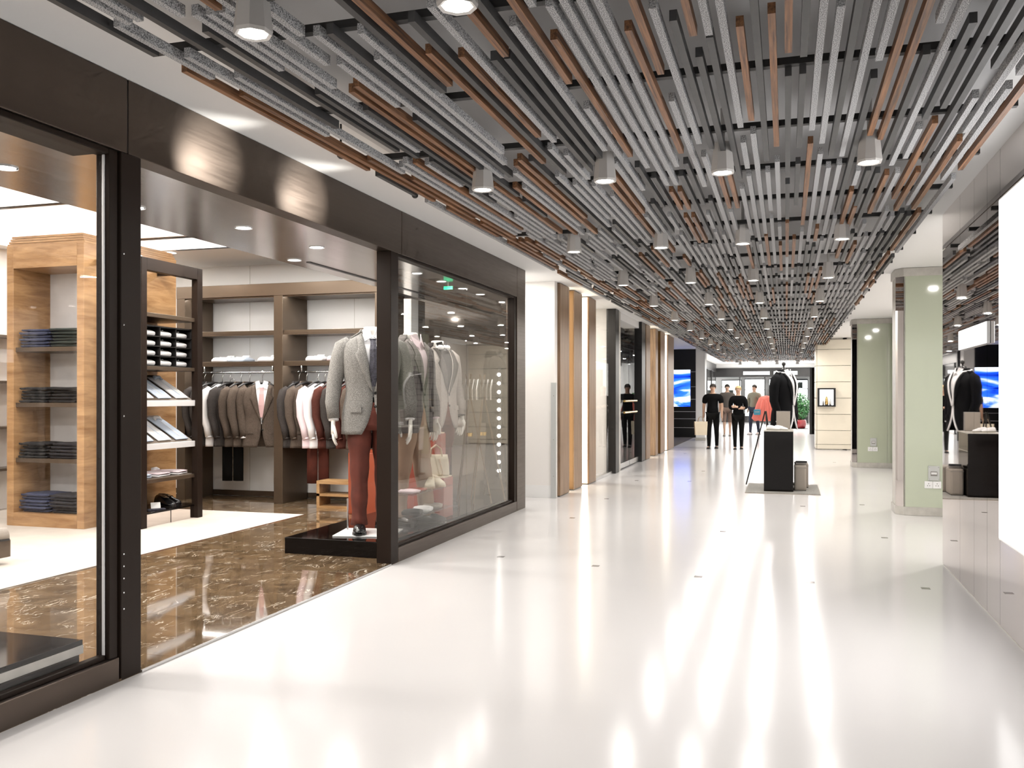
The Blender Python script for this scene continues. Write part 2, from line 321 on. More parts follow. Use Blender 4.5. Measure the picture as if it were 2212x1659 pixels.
for l in range(-42, 19):
    x = lane_x(l); v = occ.get(l, [])
    known = (4.9+.2926*x)/.956; near = (2.95+.2926*x)/.956
    y = max([b2 for _, b2 in v]+[known])+rnd.uniform(.12, .3)
    while y < 35.6:
        n = rnd.choice(LEN); t = pick(); e2 = min(y+n, 36.1)
        if not blocked(x, y, e2): bat.append((l, y, e2, t)); y = e2+rnd.choice((.02, .2, .22, .25, .3, .5))
        else: y += .24
    y = min([a for a, _ in v]+[near])-rnd.uniform(.12, .3)
    while y > -1.6:
        n = rnd.choice(LEN[3:]); bat.append((l, y-n, y, pick())); y -= n+rnd.choice((.02, .2, .25))
BM = {'G': 'felt_grey', 'D': 'batten_dark', 'W': 'walnut'}
BN = {'G': 'felt_batten', 'D': 'metal_batten', 'W': 'wood_batten'}
def vis(b): return .956*b[2]-.2926*lane_x(b[0])
front = sorted([b for b in bat if vis(b) > 3.02], key=lambda b: vis(b)-.5*(b[2]-b[1]))
shared = {}
for l, a, e2, t in front[:298]:
    n = round(e2-a, 2)
    if (n, t) not in shared: shared[n, t] = bx(-BW, BW, 0, n, 0, BH).mesh(BN[t], BM[t])
    put(BN[t], shared[n, t], cl, loc=(lane_x(l), a, BZ))
rest = front[298:]+[b for b in bat if vis(b) <= 3.02]
for t in 'GDW':
    mb = MB()
    for l, a, e2, q in rest:
        if q == t: x = lane_x(l); mb.box(x-BW, x+BW, a, e2, BZ, BZ+BH)
    tag(mb.build({'G': 'far_felt_battens', 'D': 'far_metal_battens', 'W': 'far_wood_battens'}[t], BM[t], cl), kind='stuff')
trk = bx(-2.42, 1.04, -.018, .018, 0, .03).mesh('carrier_track', 'track_black')
for i in range(-3, 38): put('carrier_track', trk, cl, loc=(0, 3.86+.862*i, BZ+BH))

# --- mall downlights: square neck flaring to an octagonal rim
def octo(r, z, rot=PI/8): return [(r*math.cos(rot+2*PI*j/8), r*math.sin(rot+2*PI*j/8), z) for j in range(8)]
def sq8(h, z): return [(h,h*.42,z),(h*.42,h,z),(-h*.42,h,z),(-h,h*.42,z),(-h,-h*.42,z),(-h*.42,-h,z),(h*.42,-h,z),(h,-h*.42,z)]
mh = MB().loft([octo(.05, .0), octo(.05, .006)], True).mesh('lens', 'lamp')
mhs = MB().loft([octo(.05, .004, PI/8), octo(.062, 0, PI/8), octo(.066, .012, PI/8), [(p[0]*1.0, p[1]*1.0, p[2]) for p in octo(.05, .16, PI/8)]], False).mesh('housing', 'housing')
stem = MB().lathe([(.05, .158), (.05, .165), (.012, .166), (.012, ZC-2.61)], 8).mesh('stem', 'housing')
rows_ = ['nearest the camera', 'second nearest the camera', 'third from the camera', 'fourth from the camera', 'fifth from the camera', 'sixth from the camera', 'seventh from the camera', 'eighth from the camera', 'ninth from the camera', 'tenth from the camera']
for r, ly in enumerate(LIGHTY):
    for c_, lx in enumerate(LIGHTX):
        if ly < 2: lab = 'octagonal grey downlight between the battens beside the camera'
        elif r-2 < 10: lab = 'grey octagonal downlight in the row %s, %s' % (rows_[r-2], ('at the storefront side', 'second from the storefront', 'third from the storefront', 'at the mirror wall side')[c_])
        else: lab = 'tiny octagonal grey downlight far along the batten ceiling'
        t = thing('downlight', lab, 'ceiling light', (lx, ly, 2.61), 0, 'octagonal downlights between the battens')
        put('housing', mhs, t); put('lens', mh, t, loc=(0, 0, .004)); put('stem', stem, t)
        lamp('downlight_bulb', t, (0, 0, -.012), LAMP_MALL*(1 if ly < 9 else 1.8), .085)

# --- added unseen spotlights on the outermost track, washing the fascia
def added_spot(y, ty, lab):
    t = thing('added_spotlight', lab, 'ceiling light', (-2.46, y, 2.80), 0, 'added fascia spotlights')
    MB().lathe([(.006, .0), (.006, .17)], 8).build('stem', 'track_black', t); MB().ell((0, 0, -.01), (.022, .03, .022), 10, 6).build('head', 'track_black', t, True)
    l = bpy.data.lights.new('added_beam', 'SPOT'); l.energy = ADDED_SPOT; l.spot_size = math.radians(52); l.spot_blend = 1.; l.shadow_soft_size = .03; l.color = (1, .97, .9)
    o = bpy.data.objects.new('added_beam', l); C.objects.link(o); o.parent = t; o.location = (-.03, 0, 0)
    d = Vector((-3.12, ty, 2.765))-Vector((-2.49, y, 2.8)); o.rotation_euler = d.to_track_quat('-Z', 'Y').to_euler()
added_spot(4.66, 4.42, 'tiny added spotlight hidden behind the battens left of the second fascia panel'); added_spot(5.74, 5.46, 'tiny added spotlight hidden behind the battens near the far end of the second fascia panel')

# --- left storefront
XF = -3.12
t1 = struct('trim_1', 'dark bronze fascia band over the menswear storefront')
for a, b2 in ((-3.5, .4), (.408, 3.686), (3.694, 6.996), (7.004, 10.406), (10.414, 10.77)):
    bx(XF-.12, XF, a, b2, 2.6, ZC-.002).build('panel', 'bronze', t1, bevel=.003)
bx(XF-.11, XF-.004, -3.5, 10.765, 2.605, ZC-.004).build('backing', 'black', t1)
def frame_member(par, name, *a, mat='frame_dark'): return bx(*a).build(name, mat, par, bevel=.004)
w1 = struct('window_1', 'dark framed glass storefront panel at the left edge')
frame_member(w1, 'sill', XF-.1, XF, -3.5, 3.63, 0, .12, mat='bronze'); frame_member(w1, 'sill_bead', XF-.07, XF-.03, -3.5, 3.57, .12, .145)
frame_member(w1, 'stile', XF-.09, XF-.012, 3.575, 3.632, .12, 2.6); frame_member(w1, 'head', XF-.09, XF-.015, -3.5, 3.575, 2.57, 2.6)
bx(XF-.058, XF-.05, -3.5, 3.58, .14, 2.58).build('pane', 'glass', w1)
frame_member(w1, 'bead', XF-.05, XF-.035, 3.566, 3.576, .14, 2.57, mat='white_metal')
p = struct('trim_2', 'dark bronze storefront post left of the open entrance'); frame_member(p, 'post', XF-.15, XF, 3.642, 3.785, 0, 2.6)
for z in (.35, .43, .5, .56, .62, 1.3, 1.75, 2.1): MB().ell((XF+.001, 3.66, z), (.003, .005, .005), 6, 4).build('screw', 'steel', p)
p = struct('trim_3', 'dark bronze storefront post right of the open entrance'); frame_member(p, 'post', XF-.13, XF, 6.78, 6.93, 0, 2.6)
w2 = struct('window_2', 'tall dark framed display window with suited mannequins')
frame_member(w2, 'sill', XF-.12, XF, 6.932, 10.4, 0, .12, mat='bronze'); frame_member(w2, 'stile', XF-.1, XF-.01, 10.33, 10.4, .12, 2.6)
frame_member(w2, 'head', XF-.09, XF-.015, 6.932, 10.33, 2.575, 2.6); frame_member(w2, 'sill_bead', XF-.08, XF-.03, 6.932, 10.33, .12, .145)
bx(XF-.058, XF-.05, 6.932, 8.76, .14, 2.58).build('pane', 'glass_window', w2); bx(XF-.058, XF-.05, 8.768, 10.34, .14, 2.58).build('pane', 'glass_window', w2)
bx(XF-.06, XF-.048, 8.76, 8.768, .14, 2.58).build('joint', 'acrylic', w2)
p = struct('trim_4', 'dark bronze end post closing the storefront'); frame_member(p, 'post', XF-.14, XF, 10.412, 10.77, 0, 2.6, mat='bronze')

# --- store shell
sf = struct('floor_store', 'brown veined marble store floor with a pale carpet')
tile = bx(.0015, .7455, .0015, .7455, .0005, .012).mesh('tile', 'marble')
for i in range(3):
    for j in range(16): put('tile', tile, sf, loc=(-5.36+.747*i, -1.2+.747*j, 0))
for i in range(5):
    for j in range(2): put('tile', tile, sf, loc=(-9.1+.747*i, 9.30+.747*j, 0))
bx(-9.2, -5.37, -1.2, 9.29, 0, .016).build('carpet', 'carpet', sf); bx(-5.37, -5.36, -1.2, 9.3, 0, .018).build('edge_strip', 'steel', sf)
bx(XF-.004, XF+.006, 3.785, 6.78, 0, .014).build('threshold', 'steel', sf)
cs = bx(-9.3, -4.31, -1.3, 10.9, 3.2, 3.3).build('ceiling_store', 'plaster_warm'); tag(cs, 'white store ceiling with dark light slots', kind='structure')
for a, b2, c_ in ((-9, -4.45, 6.75), (-7.6, -5.3, 8.6), (-7.2, -5.0, 9.35)): bx(a, b2, c_, c_+.05, 3.193, 3.201).build('light_slot', 'black', cs)
for a, b2 in ((1.5, 4.0), (4.1, 6.7), (6.85, 8.5), (8.7, 9.3)): bx(-8.9, -4.5, a, b2, 3.19, 3.2).build('glow_panel', 'ceiling_glow', cs)  # added glow on the plain white ceiling, lifts the store light
so = bx(-4.31, XF-.12, -1.3, 10.75, 2.6, 2.66).build('ceiling_entrance', 'soffit_metal'); tag(so, 'polished metal entrance soffit inside the storefront', kind='structure')
bx(-4.31, -4.27, -1.3, 10.75, 2.66, 3.2).build('upstand', 'plaster_warm', so)
bx(-3.39, -3.25, -1.2, 3.62, 2.592, 2.601).build('slot', 'frame_dark', so); bx(-4.12, -4.08, 7.15, 10.2, 2.594, 2.602).build('slot', 'black', so)
wl = bx(-9.35, -9.2, -1.3, 10.9, 0, 3.2).build('wall_store_left', 'plaster_warm'); tag(wl, 'cream side wall deep inside the menswear store', kind='structure')
for y in (2.2, 4.4, 6.5, 8.2, 9.7): bx(-9.2, -9.0, y, y+.1, 0, 2.75).build('upright', 'frame_dark', wl)
for z in (.5, 1.0, 1.55, 2.1): bx(-9.2, -8.95, 2.2, 9.8, z, z+.03).build('shelf', 'frame_brown', wl)
wf = bx(-9.3, XF-.14, 10.8, 10.95, 0, 3.2).build('wall_store_far', 'plaster'); tag(wf, 'white panelled wall at the far end of the menswear store', kind='structure')
bx(-9.2, -4.5, 10.78, 10.801, .02, .09).build('skirting', 'frame_brown', wf)
for x in (-8.5, -7.1, -5.5): bx(x, x+.004, 10.796, 10.801, .09, 3.2).build('joint', 'stone', wf)
tag(bx(-9.3, XF, -1.45, -1.3, 0, 3.2).build('wall_store_near', 'plaster_warm'), 'cream store wall beside the camera', kind='structure')
bx(-4.52, -4.42, 10.2, 10.8, 0, 2.6).build('pilaster', 'plaster', wf)
bx(-4.42, -3.25, 10.42, 10.44, 0, 2.6).build('dark_mirror', 'mirror_dark', wf)

# store recessed lights
def recessed(x, y, z, r, lab, grp, power, size=None, mat='lamp', sp=PI):
    t = thing('recessed_light', lab, 'ceiling light', (x, y, z), 0, grp)
    MB().lathe([(r+.012, -.006), (r+.012, 0), (r, 0), (r, -.004)], 20, cap=False).build('ring', 'white_metal', t)
    MB().lathe([(r, -.003), (r, 0)], 20).build('lens', mat, t)
    if power: lamp('recessed_bulb', t, (0, 0, -.012), power, size or 1.6*r, spread=sp)
for i, (x, y) in enumerate(((-3.32, 3.0), (-3.92, 3.72), (-3.96, 4.75), (-3.7, 5.55), (-3.62, 6.45), (-4.15, 7.0))):
    recessed(x, y, 2.6, .05, ('bright round light in the slot above the left glass panel', 'round light in the metal soffit behind the left glass', 'spotlight in the metal soffit beside the left post', 'second spotlight along the metal soffit over the entrance', 'third spotlight along the metal soffit over the entrance', 'spotlight by the dark slot over the mannequins')[i], 'entrance soffit lights', LAMP_STORE*.4)
for x in (-5.0, -6.0, -7.4, -8.4):
    for y in (1.2, 3.4, 5.5, 7.0, 8.2, 9.5):
        if (-8.1 < x < -6.9 and 7.4 < y < 9.2) or (x < -7 and y in (7.0, 5.5)): continue
        recessed(x, y, 3.198, .07, 'small round light recessed in the white store ceiling', 'store ceiling lights', LAMP_STORE, .16)
for i, y in enumerate((7.45, 8.1, 8.75, 9.4, 10.0)):
    recessed(-3.45, y, 2.6, .045, 'bright spotlight over the display window, %s from the entrance' % ('first', 'second', 'third', 'fourth', 'fifth')[i], 'window spotlights', LAMP_STORE*.35)
t = thing('exit_sign_reflection', 'small green sign standing in for an exit sign reflected in the display window', 'sign', (-3.45, 8.95, 2.5)); bx(-.05, .05, -.008, .008, .035, .07).build('panel', 'exit_green', t); bx(-.004, .004, -.004, .004, .07, .1).build('bracket', 'steel', t)  # sign built inside the window to stand in for a reflection

# --- alcove after the store, wood fins, second shop
wa = bx(-4.0, -3.03, 11.9, 12.05, 0, ZC).build('wall_alcove', 'plaster_warm'); tag(wa, 'plain white wall set back beside the wooden fins', kind='structure')
bx(-4.0, -3.03, 11.892, 11.9, 0, .17).build('baseboard', 'plaster', wa)
tag(bx(-4.1, -4.0, 10.77, 12.05, 0, ZC).build('wall_alcove_side', 'plaster_warm'), 'white side of the shallow recess', kind='structure')
t = thing('corner_guard', 'grey steel corner guard standing before the first wooden fin', 'corner guard', (-3.04, 11.9, 0)); bx(-.035, .035, -.03, 0, 0, 1.58).build('plate', 'plastic_grey', t)
for z in (.3, .8, 1.4): MB().ell((0, -.031, z), (.006, .003, .006), 6, 4).build('screw', 'steel', t)
def fin(i, x0, x1, y0, y1, side, lab, ledside):
    t = thing('wood_fin', lab, 'wall fin', ((x0+x1)/2, (y0+y1)/2, 0), 0, None)
    w, d = (x1-x0)/2, (y1-y0)/2
    bx(-w, w, -d, d, .012, ZC-.01).build('board', 'fin_wood', t, bevel=.004); bx(-w+.01, w-.01, -d+.01, d-.01, 0, .012).build('foot', 'black', t)
    if side == 'gold': bx(-w+.004, w-.012, -d-.012, -d, .02, ZC-.02).build('gold_facing', 'gold_panel', t)
    if side == 'led':
        bx(-w+.01, w-.03, -d-.01, -d, .02, ZC-.02).build('light_strip', 'led', t)
        mb = MB()
        for k in range(60):
            for q in range(2): mb.ell((-w+.04+.07*q, -d-.012, .06+k*.048), (.016, .012, .016), 6, 4)
        tag(mb.build('bulbs', 'lamp_soft', t), kind='stuff')
    if ledside: bx(-w+.02, w-.04, d, d+.012, .02, ZC-.02).build('light_strip', 'led', t)
fin(0, -3.22, -2.99, 12.06, 12.6, '', 'first broad wooden fin beside the white recess wall', True)
fin(1, -3.22, -3.0, 12.95, 13.5, 'gold', 'wooden fin with a gold side, second from the white recess', False)
fin(2, -3.2, -2.97, 13.87, 14.4, 'led', 'wooden fin edged with a column of small bulbs beside the glass', False)
fin(3, -3.15, -2.91, 19.5, 20.1, '', 'narrow wooden fin just past the black glass door', True)
fin(4, -3.15, -2.9, 20.9, 21.3, '', 'plain wooden fin in the middle of the far fin group', False)
fin(5, -3.12, -2.89, 21.7, 22.5, 'gold', 'gold sided wooden fin in the far fin group', False)
fin(6, -3.12, -2.89, 23.1, 24.35, 'led', 'last wooden fin beside the dark shop with a screen', False)
tag(bx(-3.5, -3.4, 12.05, 14.4, 0, ZC).build('wall_left', 'cream'), 'lit backing wall behind the near wooden fins', kind='structure')
tag(bx(-3.5, -3.4, 19.45, 24.35, 0, ZC).build('wall_left_far', 'cream'), 'lit backing wall behind the far wooden fins', kind='structure')
tag(bx(-5.1, -5.0, 14.3, 19.5, 0, ZC).build('wall_shop_back', 'cream'), 'cream back wall of the shop with the string of lamps', kind='structure')
tag(bx(-5.0, -3.1, 16.0, 16.1, 0, ZC).build('wall_shop_side', 'plaster_warm'), 'pale partition behind the shop glass', kind='structure')
tag(bx(-5.0, -3.4, 14.3, 14.4, 0, ZC).build('wall_shop_near', 'cream'), 'cream near wall of the shop with the string of lamps', kind='structure')
tag(bx(-5.1, -3.9, 12.05, 24.4, ZC, ZC+.1).build('ceiling_shop', 'plaster'), 'white ceiling of the shop with the string of lamps', kind='structure')
recessed(-3.7, 14.75, ZC, .06, 'added light brightening the shop with the string of lamps', None, 22)  # added light, brightens the shop interior
recessed(-3.45, 11.3, ZC, .06, 'added unseen light in the shallow white alcove', None, 9)  # added unseen light, brightens the alcove wall
for i, (x, y) in enumerate(((1.95, 9.2), (2.0, 12.9), (1.95, 15.5), (2.0, 20.3), (1.9, 22.8))): recessed(x, y, 2.9, .06, 'recessed light in the right hand recess, %s from the mirror wall' % ('first', 'second', 'third', 'fourth', 'fifth')[i], 'right recess lights', 16)
w3 = struct('window_3', 'glass shop window with a string of round lamps')
MB().add([(-3, 14.42, .05), (-3, 15.95, .05), (-3, 15.95, ZC-.01), (-3, 14.42, ZC-.01)], [(0,1,2,3)]).build('pane', 'glass_clear', w3); bx(-3.06, -2.98, 14.42, 15.95, 0, .05).build('sill', 'steel', w3)
d1 = struct('door_1', 'black framed glass shop door with gold handles')
frame_member(d1, 'jamb', -3.1, -2.93, 15.96, 16.3, 0, ZC, mat='black'); frame_member(d1, 'inner_jamb', -3.05, -2.96, 16.31, 16.62, 0, ZC, mat='stone'); frame_member(d1, 'jamb', -3.1, -2.92, 18.95, 19.45, 0, ZC, mat='black')
for a, b2 in ((16.64, 17.75), (17.78, 18.93)):
    lf = MB().add([(-3, a, .02), (-3, b2, .02), (-3, b2, ZC-.15), (-3, a, ZC-.15)], [(0,1,2,3)]).build('leaf', 'glass_clear', d1); bx(-3.03, -2.985, a, b2, .02, .12).build('kick_rail', 'steel', lf)
for z in (1.08, 1.3):
    hb = MB().tube([(-2.93, 16.85, z), (-2.93, 18.3, z)], .022, 10).build('handle', 'gold', d1); bx(-3.0, -2.93, 17.0, 17.02, z-.012, z+.012).build('handle_post', 'steel', hb); bx(-3.0, -2.93, 18.15, 18.17, z-.012, z+.012).build('handle_post', 'steel', hb)
bx(-3.38, -3.3, 16.3, 19.4, 0, ZC).build('dark_backing', 'black_cloth', d1); bx(-3.38, -3.05, 18.96, 19.0, 0, ZC).build('dark_return', 'black_cloth', d1); bx(-3.4, -2.98, 16.64, 18.93, ZC-.14, ZC-.001).build('transom', 'plaster', d1)
t = thing('lamp_string', 'string of four round lamps on a wire behind the shop glass', 'lamp', (-3.2, 15.1, 0))
MB().tube([(0, 0, .3), (0, 0, ZC)], .004, 6).build('wire', 'steel', t)
for i, z in enumerate((2.25, 1.82, 1.4, .87)):
    hd = MB().lathe([(.02, -.05), (.05, -.03), (.055, .05), (.03, .07)], 12, (0, 0, z)).build('lamp_head', 'plastic_white', t, True); MB().ell((.02, -.055, z), (.04, .03, .04)).build('bulb', 'lamp', hd, True)
    MB().tube([(0, 0, z), (.0, 0, z+.09)], .008, 6).build('swivel', 'steel', hd)

# --- dark shop with screen, white pillar, end shops
tag(bx(-6, -2.95, 24.4, 30.6, 0, .006).build('floor_dark_shop', 'carpet_dark'), 'dark carpet in the shop with the blue screen', kind='structure')
wk = bx(-6, -2.6, 30.6, 30.75, 0, 3.6).build('wall_dark', 'black'); tag(wk, 'black banded wall carrying a blue screen', kind='structure')
for z in (.32, .62, .86, 1.28, 1.7, 2.2): bx(-6, -2.6, 30.592, 30.6, z, z+.012).build('groove', 'white_metal', wk)
tag(bx(-6.1, -6, 24.3, 30.75, 0, 3.6).build('wall_dark_side', 'black'), 'black side wall of the screen shop', kind='structure')
tag(bx(-6.1, -3.1, 24.36, 24.44, 0, 3.6).build('wall_dark_near', 'black'), 'black near wall of the screen shop', kind='structure')
tag(bx(-6.1, -3.0, 24.4, 30.7, 3.4, 3.5).build('ceiling_dark_shop', 'plaster'), 'pale ceiling of the screen shop', kind='structure')
t = thing('wall_screen', 'large screen with blue and white streaks on the black shop wall', 'screen', (-3.75, 30.57, 1.655))
bx(-.69, .69, -.03, .02, -.635, .635).build('bezel', 'black', t); bx(-.675, .675, -.036, -.03, -.62, .62).build('display', 'screen', t)
for i, y in enumerate((25.6, 27.2, 28.8)): recessed(-3.8, y, 3.4, .09, 'small ceiling light in the shop with the blue screen', 'screen shop lights', 40)
t = thing('white_column', 'slim white column between the dark shop and the far glass shop', 'column', (-2.55, 28.75, 0)); bx(-.16, .13, -.2, .3, .08, ZC).build('shaft', 'plaster', t, bevel=.01); bx(-.17, .14, -.21, .31, 0, .08).build('base', 'stone', t)
w4 = struct('window_4', 'tall glass front of the bright left shop at the far end')
for a in (30.8, 33.3, 35.8, 38.3, 40.8, 43.3): bx(-3.42, -3.38, a+.04, a+2.46, .05, 2.6).build('pane', 'glass', w4); bx(-3.45, -3.35, a-.03, a+.03, 0, 2.6).build('mullion', 'black', w4)
bx(-3.5, -3.35, 30.8, 46, 2.6, ZC).build('header', 'black', w4)
tag(bx(-5.2, -5.1, 30.8, 50, 0, 3).build('wall_far_left', 'plaster'), 'white back wall of the far left shop', kind='structure')
tag(bx(-5.2, -3.0, 30.75, 36.4, ZC, ZC+.1).build('ceiling_far_left', 'plaster'), 'white ceiling of the far left shop', kind='structure')
we = struct('window_5', 'glass shopfront closing the end of the mall under a black header')
for a in (-3.4, -2.2, -1.0, .2): bx(a+.02, a+1.18, 46.0, 46.03, .05, 2.33).build('pane', 'glass', we); bx(a-.03, a+.03, 45.96, 46.06, 0, 2.33).build('mullion', 'black', we)
bx(-3.5, 1.5, 45.9, 46.1, 2.33, 2.78).build('header', 'black', we); bx(-3.5, 1.5, 45.95, 46.1, 2.78, ZC).build('upper_panel', 'plaster', we)
tag(bx(-5.2, 2.4, 49.9, 50, 0, 3.1).build('wall_end', 'plaster'), 'bright white back wall of the end shop', kind='structure')
tag(bx(1.4, 1.5, 24.6, 50, 0, 3.1).build('wall_far_right', 'plaster'), 'white wall along the far right of the mall', kind='structure')
for i, (a, b2) in enumerate(((-2.05, -.75), (-.6, .55))):
    t = thing('sign_lightbox', ('left', 'right')[i]+' glowing white light bar on the black header at the far end', 'sign', ((a+b2)/2, 45.86, 2.52)); w = (b2-a)/2; bx(-w, w, -.02, .04, -.1, .1).build('box', 'black', t); bx(-w+.02, w-.02, -.03, -.02, -.08, .08).build('face', 'shop_light', t)
labs = ('at the left of the end shop', 'in the middle of the end shop', 'right of centre in the end shop', 'at the right of the end shop')
for i, (x, w, z0, z1) in enumerate(((-2.75, .48, .5, 2.2), (-1.55, .5, .35, 2.25), (-.35, .48, .5, 2.25), (.75, .3, .9, 2.2))):
    t = thing('lit_display', 'bright backlit display wall panel '+labs[i], 'display', (x, 48.6, 0)); bx(-w, w, -.03, .03, z0, z1).build('panel', 'shop_light', t); bx(-w-.03, w+.03, .03, .06, 0, z1+.05).build('backing', 'black', t)
    for q in range(3):
        if q != i % 3: bx(-w, w, -.25, -.03, z0+.35+q*.5, z0+.38+q*.5).build('shelf', 'black', t)
    bx(-w*.5, w*.2, -.14, -.06, z0+.9, z0+1.2).build('poster', 'green_dark', t)
for i, y in enumerate((33.5, 37, 40.5, 44)):
    t = thing('lit_shelf', 'backlit shelving behind the far left glass, %s along' % ('first', 'second', 'third', 'last')[i], 'display', (-4.9, y, 0)); bx(-.05, 0, -1.1, 1.1, 0, 2.5).build('panel', 'shop_light', t)
    for z in (.7, 1.2, 1.7, 2.2): bx(0, .3, -1.1, 1.1, z, z+.03).build('shelf', 'black', t)
    for q in range(6): bx(.05, .2, -1+.35*q, -.85+.35*q, .73+.5*(q % 3), 1.0+.5*(q % 3)).build('packet', ('green_dark', 'teal', 'shirt_white')[q % 3], t)
for x in (-2.4, -1.2, 0, .9):
    for y in (38.5, 41, 43.5): recessed(x, y, ZC, .07, 'tiny round light in the plain ceiling at the far end', 'far end ceiling lights', 26)

# --- right side
for i, (yp, d) in enumerate(((11.4, .5), (18.7, .55))):
    t = thing('green_column', ('near green glass clad column beside the mirror wall', 'far green glass clad column beside the cream wall')[i], 'column', (1.25, yp, 0))
    ch = .075
    poly = [(ch, 0), (1.2, 0), (1.2, d), (.0, d), (0, ch)]
    sc_ = lambda g: [(ch-g*.4, -g), (1.2, -g), (1.2, d), (-g, d), (-g, ch-g*.4)]
    MB().prism(poly, 2, .1, 2.80).build('core', 'stone', t)
    bx(ch+.01, .62, -.014, 0, .1, 2.80).build('glass_panel', 'green_glass', t); bx(.624, 1.2, -.014, 0, .1, 2.80).build('glass_panel', 'green_glass', t)
    MB().add([(ch-.004, -.008, .1), (-.008, ch-.004, .1), (-.008, ch-.004, 2.80), (ch-.004, -.008, 2.80)], [(0,1,2,3)]).build('chamfer_panel', 'mirror', t, solid=.008)
    MB().prism(sc_(.015), 2, 0, .1).build('base', 'stone', t, bevel=.004); MB().prism(sc_(.02), 2, 2.80, 2.897).build('cap', 'stone', t, bevel=.004)
for i, (x, y, k) in enumerate(((1.25+.39, 11.386, 1.), (1.25+.37, 18.686, .95))):
    t = thing('switch_box', ('grey breaker switch box on the near green column', 'grey breaker switch box on the far green column')[i], 'switch box', (x, y, .5), 0, None, k)
    pl = bx(-.06, .06, -.02, 0, -.085, .085).build('plate', 'plastic_grey', t, bevel=.004); bx(-.035, .035, -.024, -.02, -.03, .02).build('recess', 'board_grey', t)
    for q in (-1, 0, 1): bx(q*.02-.008, q*.02+.008, -.034, -.022, -.012, .012).build('toggle', 'plastic_white', t)
    for q in (-1, 1):
        for r in (-1, 1): MB().ell((q*.048, -.021, r*.07), (.005, .003, .005), 6, 4).build('screw', 'steel', t)
    for q in (-1, 1):
        s_ = thing('wall_socket', '%s white wall socket under the switch box of the %s green column' % (('left', 'right')[q > 0], ('near', 'far')[i]), 'socket', (x-.01+q*.045, y, .365))
        bx(-.044, .044, -.012, 0, -.042, .042).build('plate', 'plastic_white', s_, bevel=.004)
        for (px, pz) in ((0, .014), (-.012, -.01), (.012, -.01)): bx(px-.003, px+.003, -.0135, -.012, pz-.005, pz+.005).build('slot', 'black', s_)
tag(bx(2.5, 2.6, 8.1, 24.6, 0, 2.86).build('wall_right_recess', 'plaster_warm'), 'pale wall deep in the right hand recess', kind='structure')
t = thing('lift_door', 'dark narrow door frame between the two green columns', 'door', (2.02, 18.3, 0)); bx(-.06, .06, -.06, .06, 0, 2.84).build('frame', 'frame_dark', t); bx(.07, .5, .0, .03, 0, 2.84).build('leaf', 'green_glass', t)
cw = bx(.77, 2.6, 24.6, 24.75, 0, 3.0).build('wall_cream', 'stone'); tag(cw, 'cream panelled wall with horizontal grooves', kind='structure')
zz = [.14, .5, .92, 1.34, 1.76, 2.18, 2.6, 2.86]
for a, b2 in zip([.02]+zz, zz): bx(.775, 2.6, 24.575, 24.6, a+.006, b2-.006).build('panel', 'cream', cw, bevel=.004)
for a, b2 in zip([.02]+zz, zz): bx(.735, .77, 24.62, 25.6, a+.006, b2-.006).build('panel', 'cream', cw, bevel=.004)
t = thing('display_case', 'small black framed glass display case set in the cream wall', 'display case', (1.0, 24.5, 1.36))
for a in ((-.22, .22, -.05, .06, .2, .24), (-.22, .22, -.05, .06, -.24, -.2), (-.22, -.17, -.05, .06, -.2, .2), (.17, .22, -.05, .06, -.2, .2)): bx(*a).build('frame', 'black', t)
bx(-.17, .17, .03, .06, -.2, .2).build('back', 'lightbox', t); bx(-.17, .17, -.045, -.04, -.2, .2).build('pane', 'glass', t)
MB().lathe([(.04, -.2), (.05, -.15), (.03, -.02), (.02, .02)], 12, (0.0, 0, 0)).build('ornament', 'gold', t, True); MB().lathe([(.025, -.2), (.03, -.17), (.012, -.04)], 10, (.09, .0, 0)).build('ornament', 'steel', t, True)
MB().lathe([(.02, -.2), (.025, -.18), (.01, -.08)], 10, (-.08, .0, 0)).build('ornament', 'board_grey', t, True)
t = thing('dark_door_edge', 'thin black door frame edge at the far right', 'door', (.86, 34.4, 0)); bx(-.04, .04, -.05, .05, 0, 2.42).build('frame', 'black', t); bx(.04, .5, -.01, .02, 0, 2.42).build('leaf', 'black_gloss', t)

# mirror wall with light box
wr = bx(1.262, 1.45, -4, 8.14, 0, 2.9).build('wall_right', 'plaster'); tag(wr, 'mirror clad right wall made of tall polished panels', kind='structure')
ys = [-4, -2.6, -1.2, .2, 1.6, 2.6, 3.3, 4.2]
ed = [4.2, 6.055, 6.42, 6.84, 7.36, 8.14]
for a, b2 in zip(ys, ys[1:]): bx(1.24, 1.262, a+.003, b2-.003, .012, 2.898).build('mirror_panel', 'mirror', wr)
for a, b2 in zip(ed, ed[1:]):
    bx(1.24, 1.262, a+.002, b2-.002, .012, 2.598).build('mirror_panel', 'mirror', wr); bx(1.24, 1.262, a+.002, b2-.002, 2.606, 2.898).build('mirror_panel', 'mirror', wr)
bx(1.245, 1.47, -4, 8.13, 0, .012).build('plinth_strip', 'stone', wr)
t = thing('wall_lightbox', 'blank glowing white advertising panel on the mirror wall', 'lightbox', (1.24, 5.04, 1.56)); bx(-.010, 0, -1.0, 1.0, -1.03, 1.03).build('case', 'plaster', t, bevel=.004); bx(-.013, -.010, -.985, .985, -1.015, 1.015).build('face', 'lightbox', t)
t = thing('wall_sign', 'small blank white sign fixed to the mirror panels', 'sign', (1.238, 6.8, 1.805)); bx(-.02, 0, -.48, .48, -.07, .07).build('case', 'plastic_white', t); bx(-.023, -.02, -.475, .475, -.066, .066).build('face', 'lightbox', t)
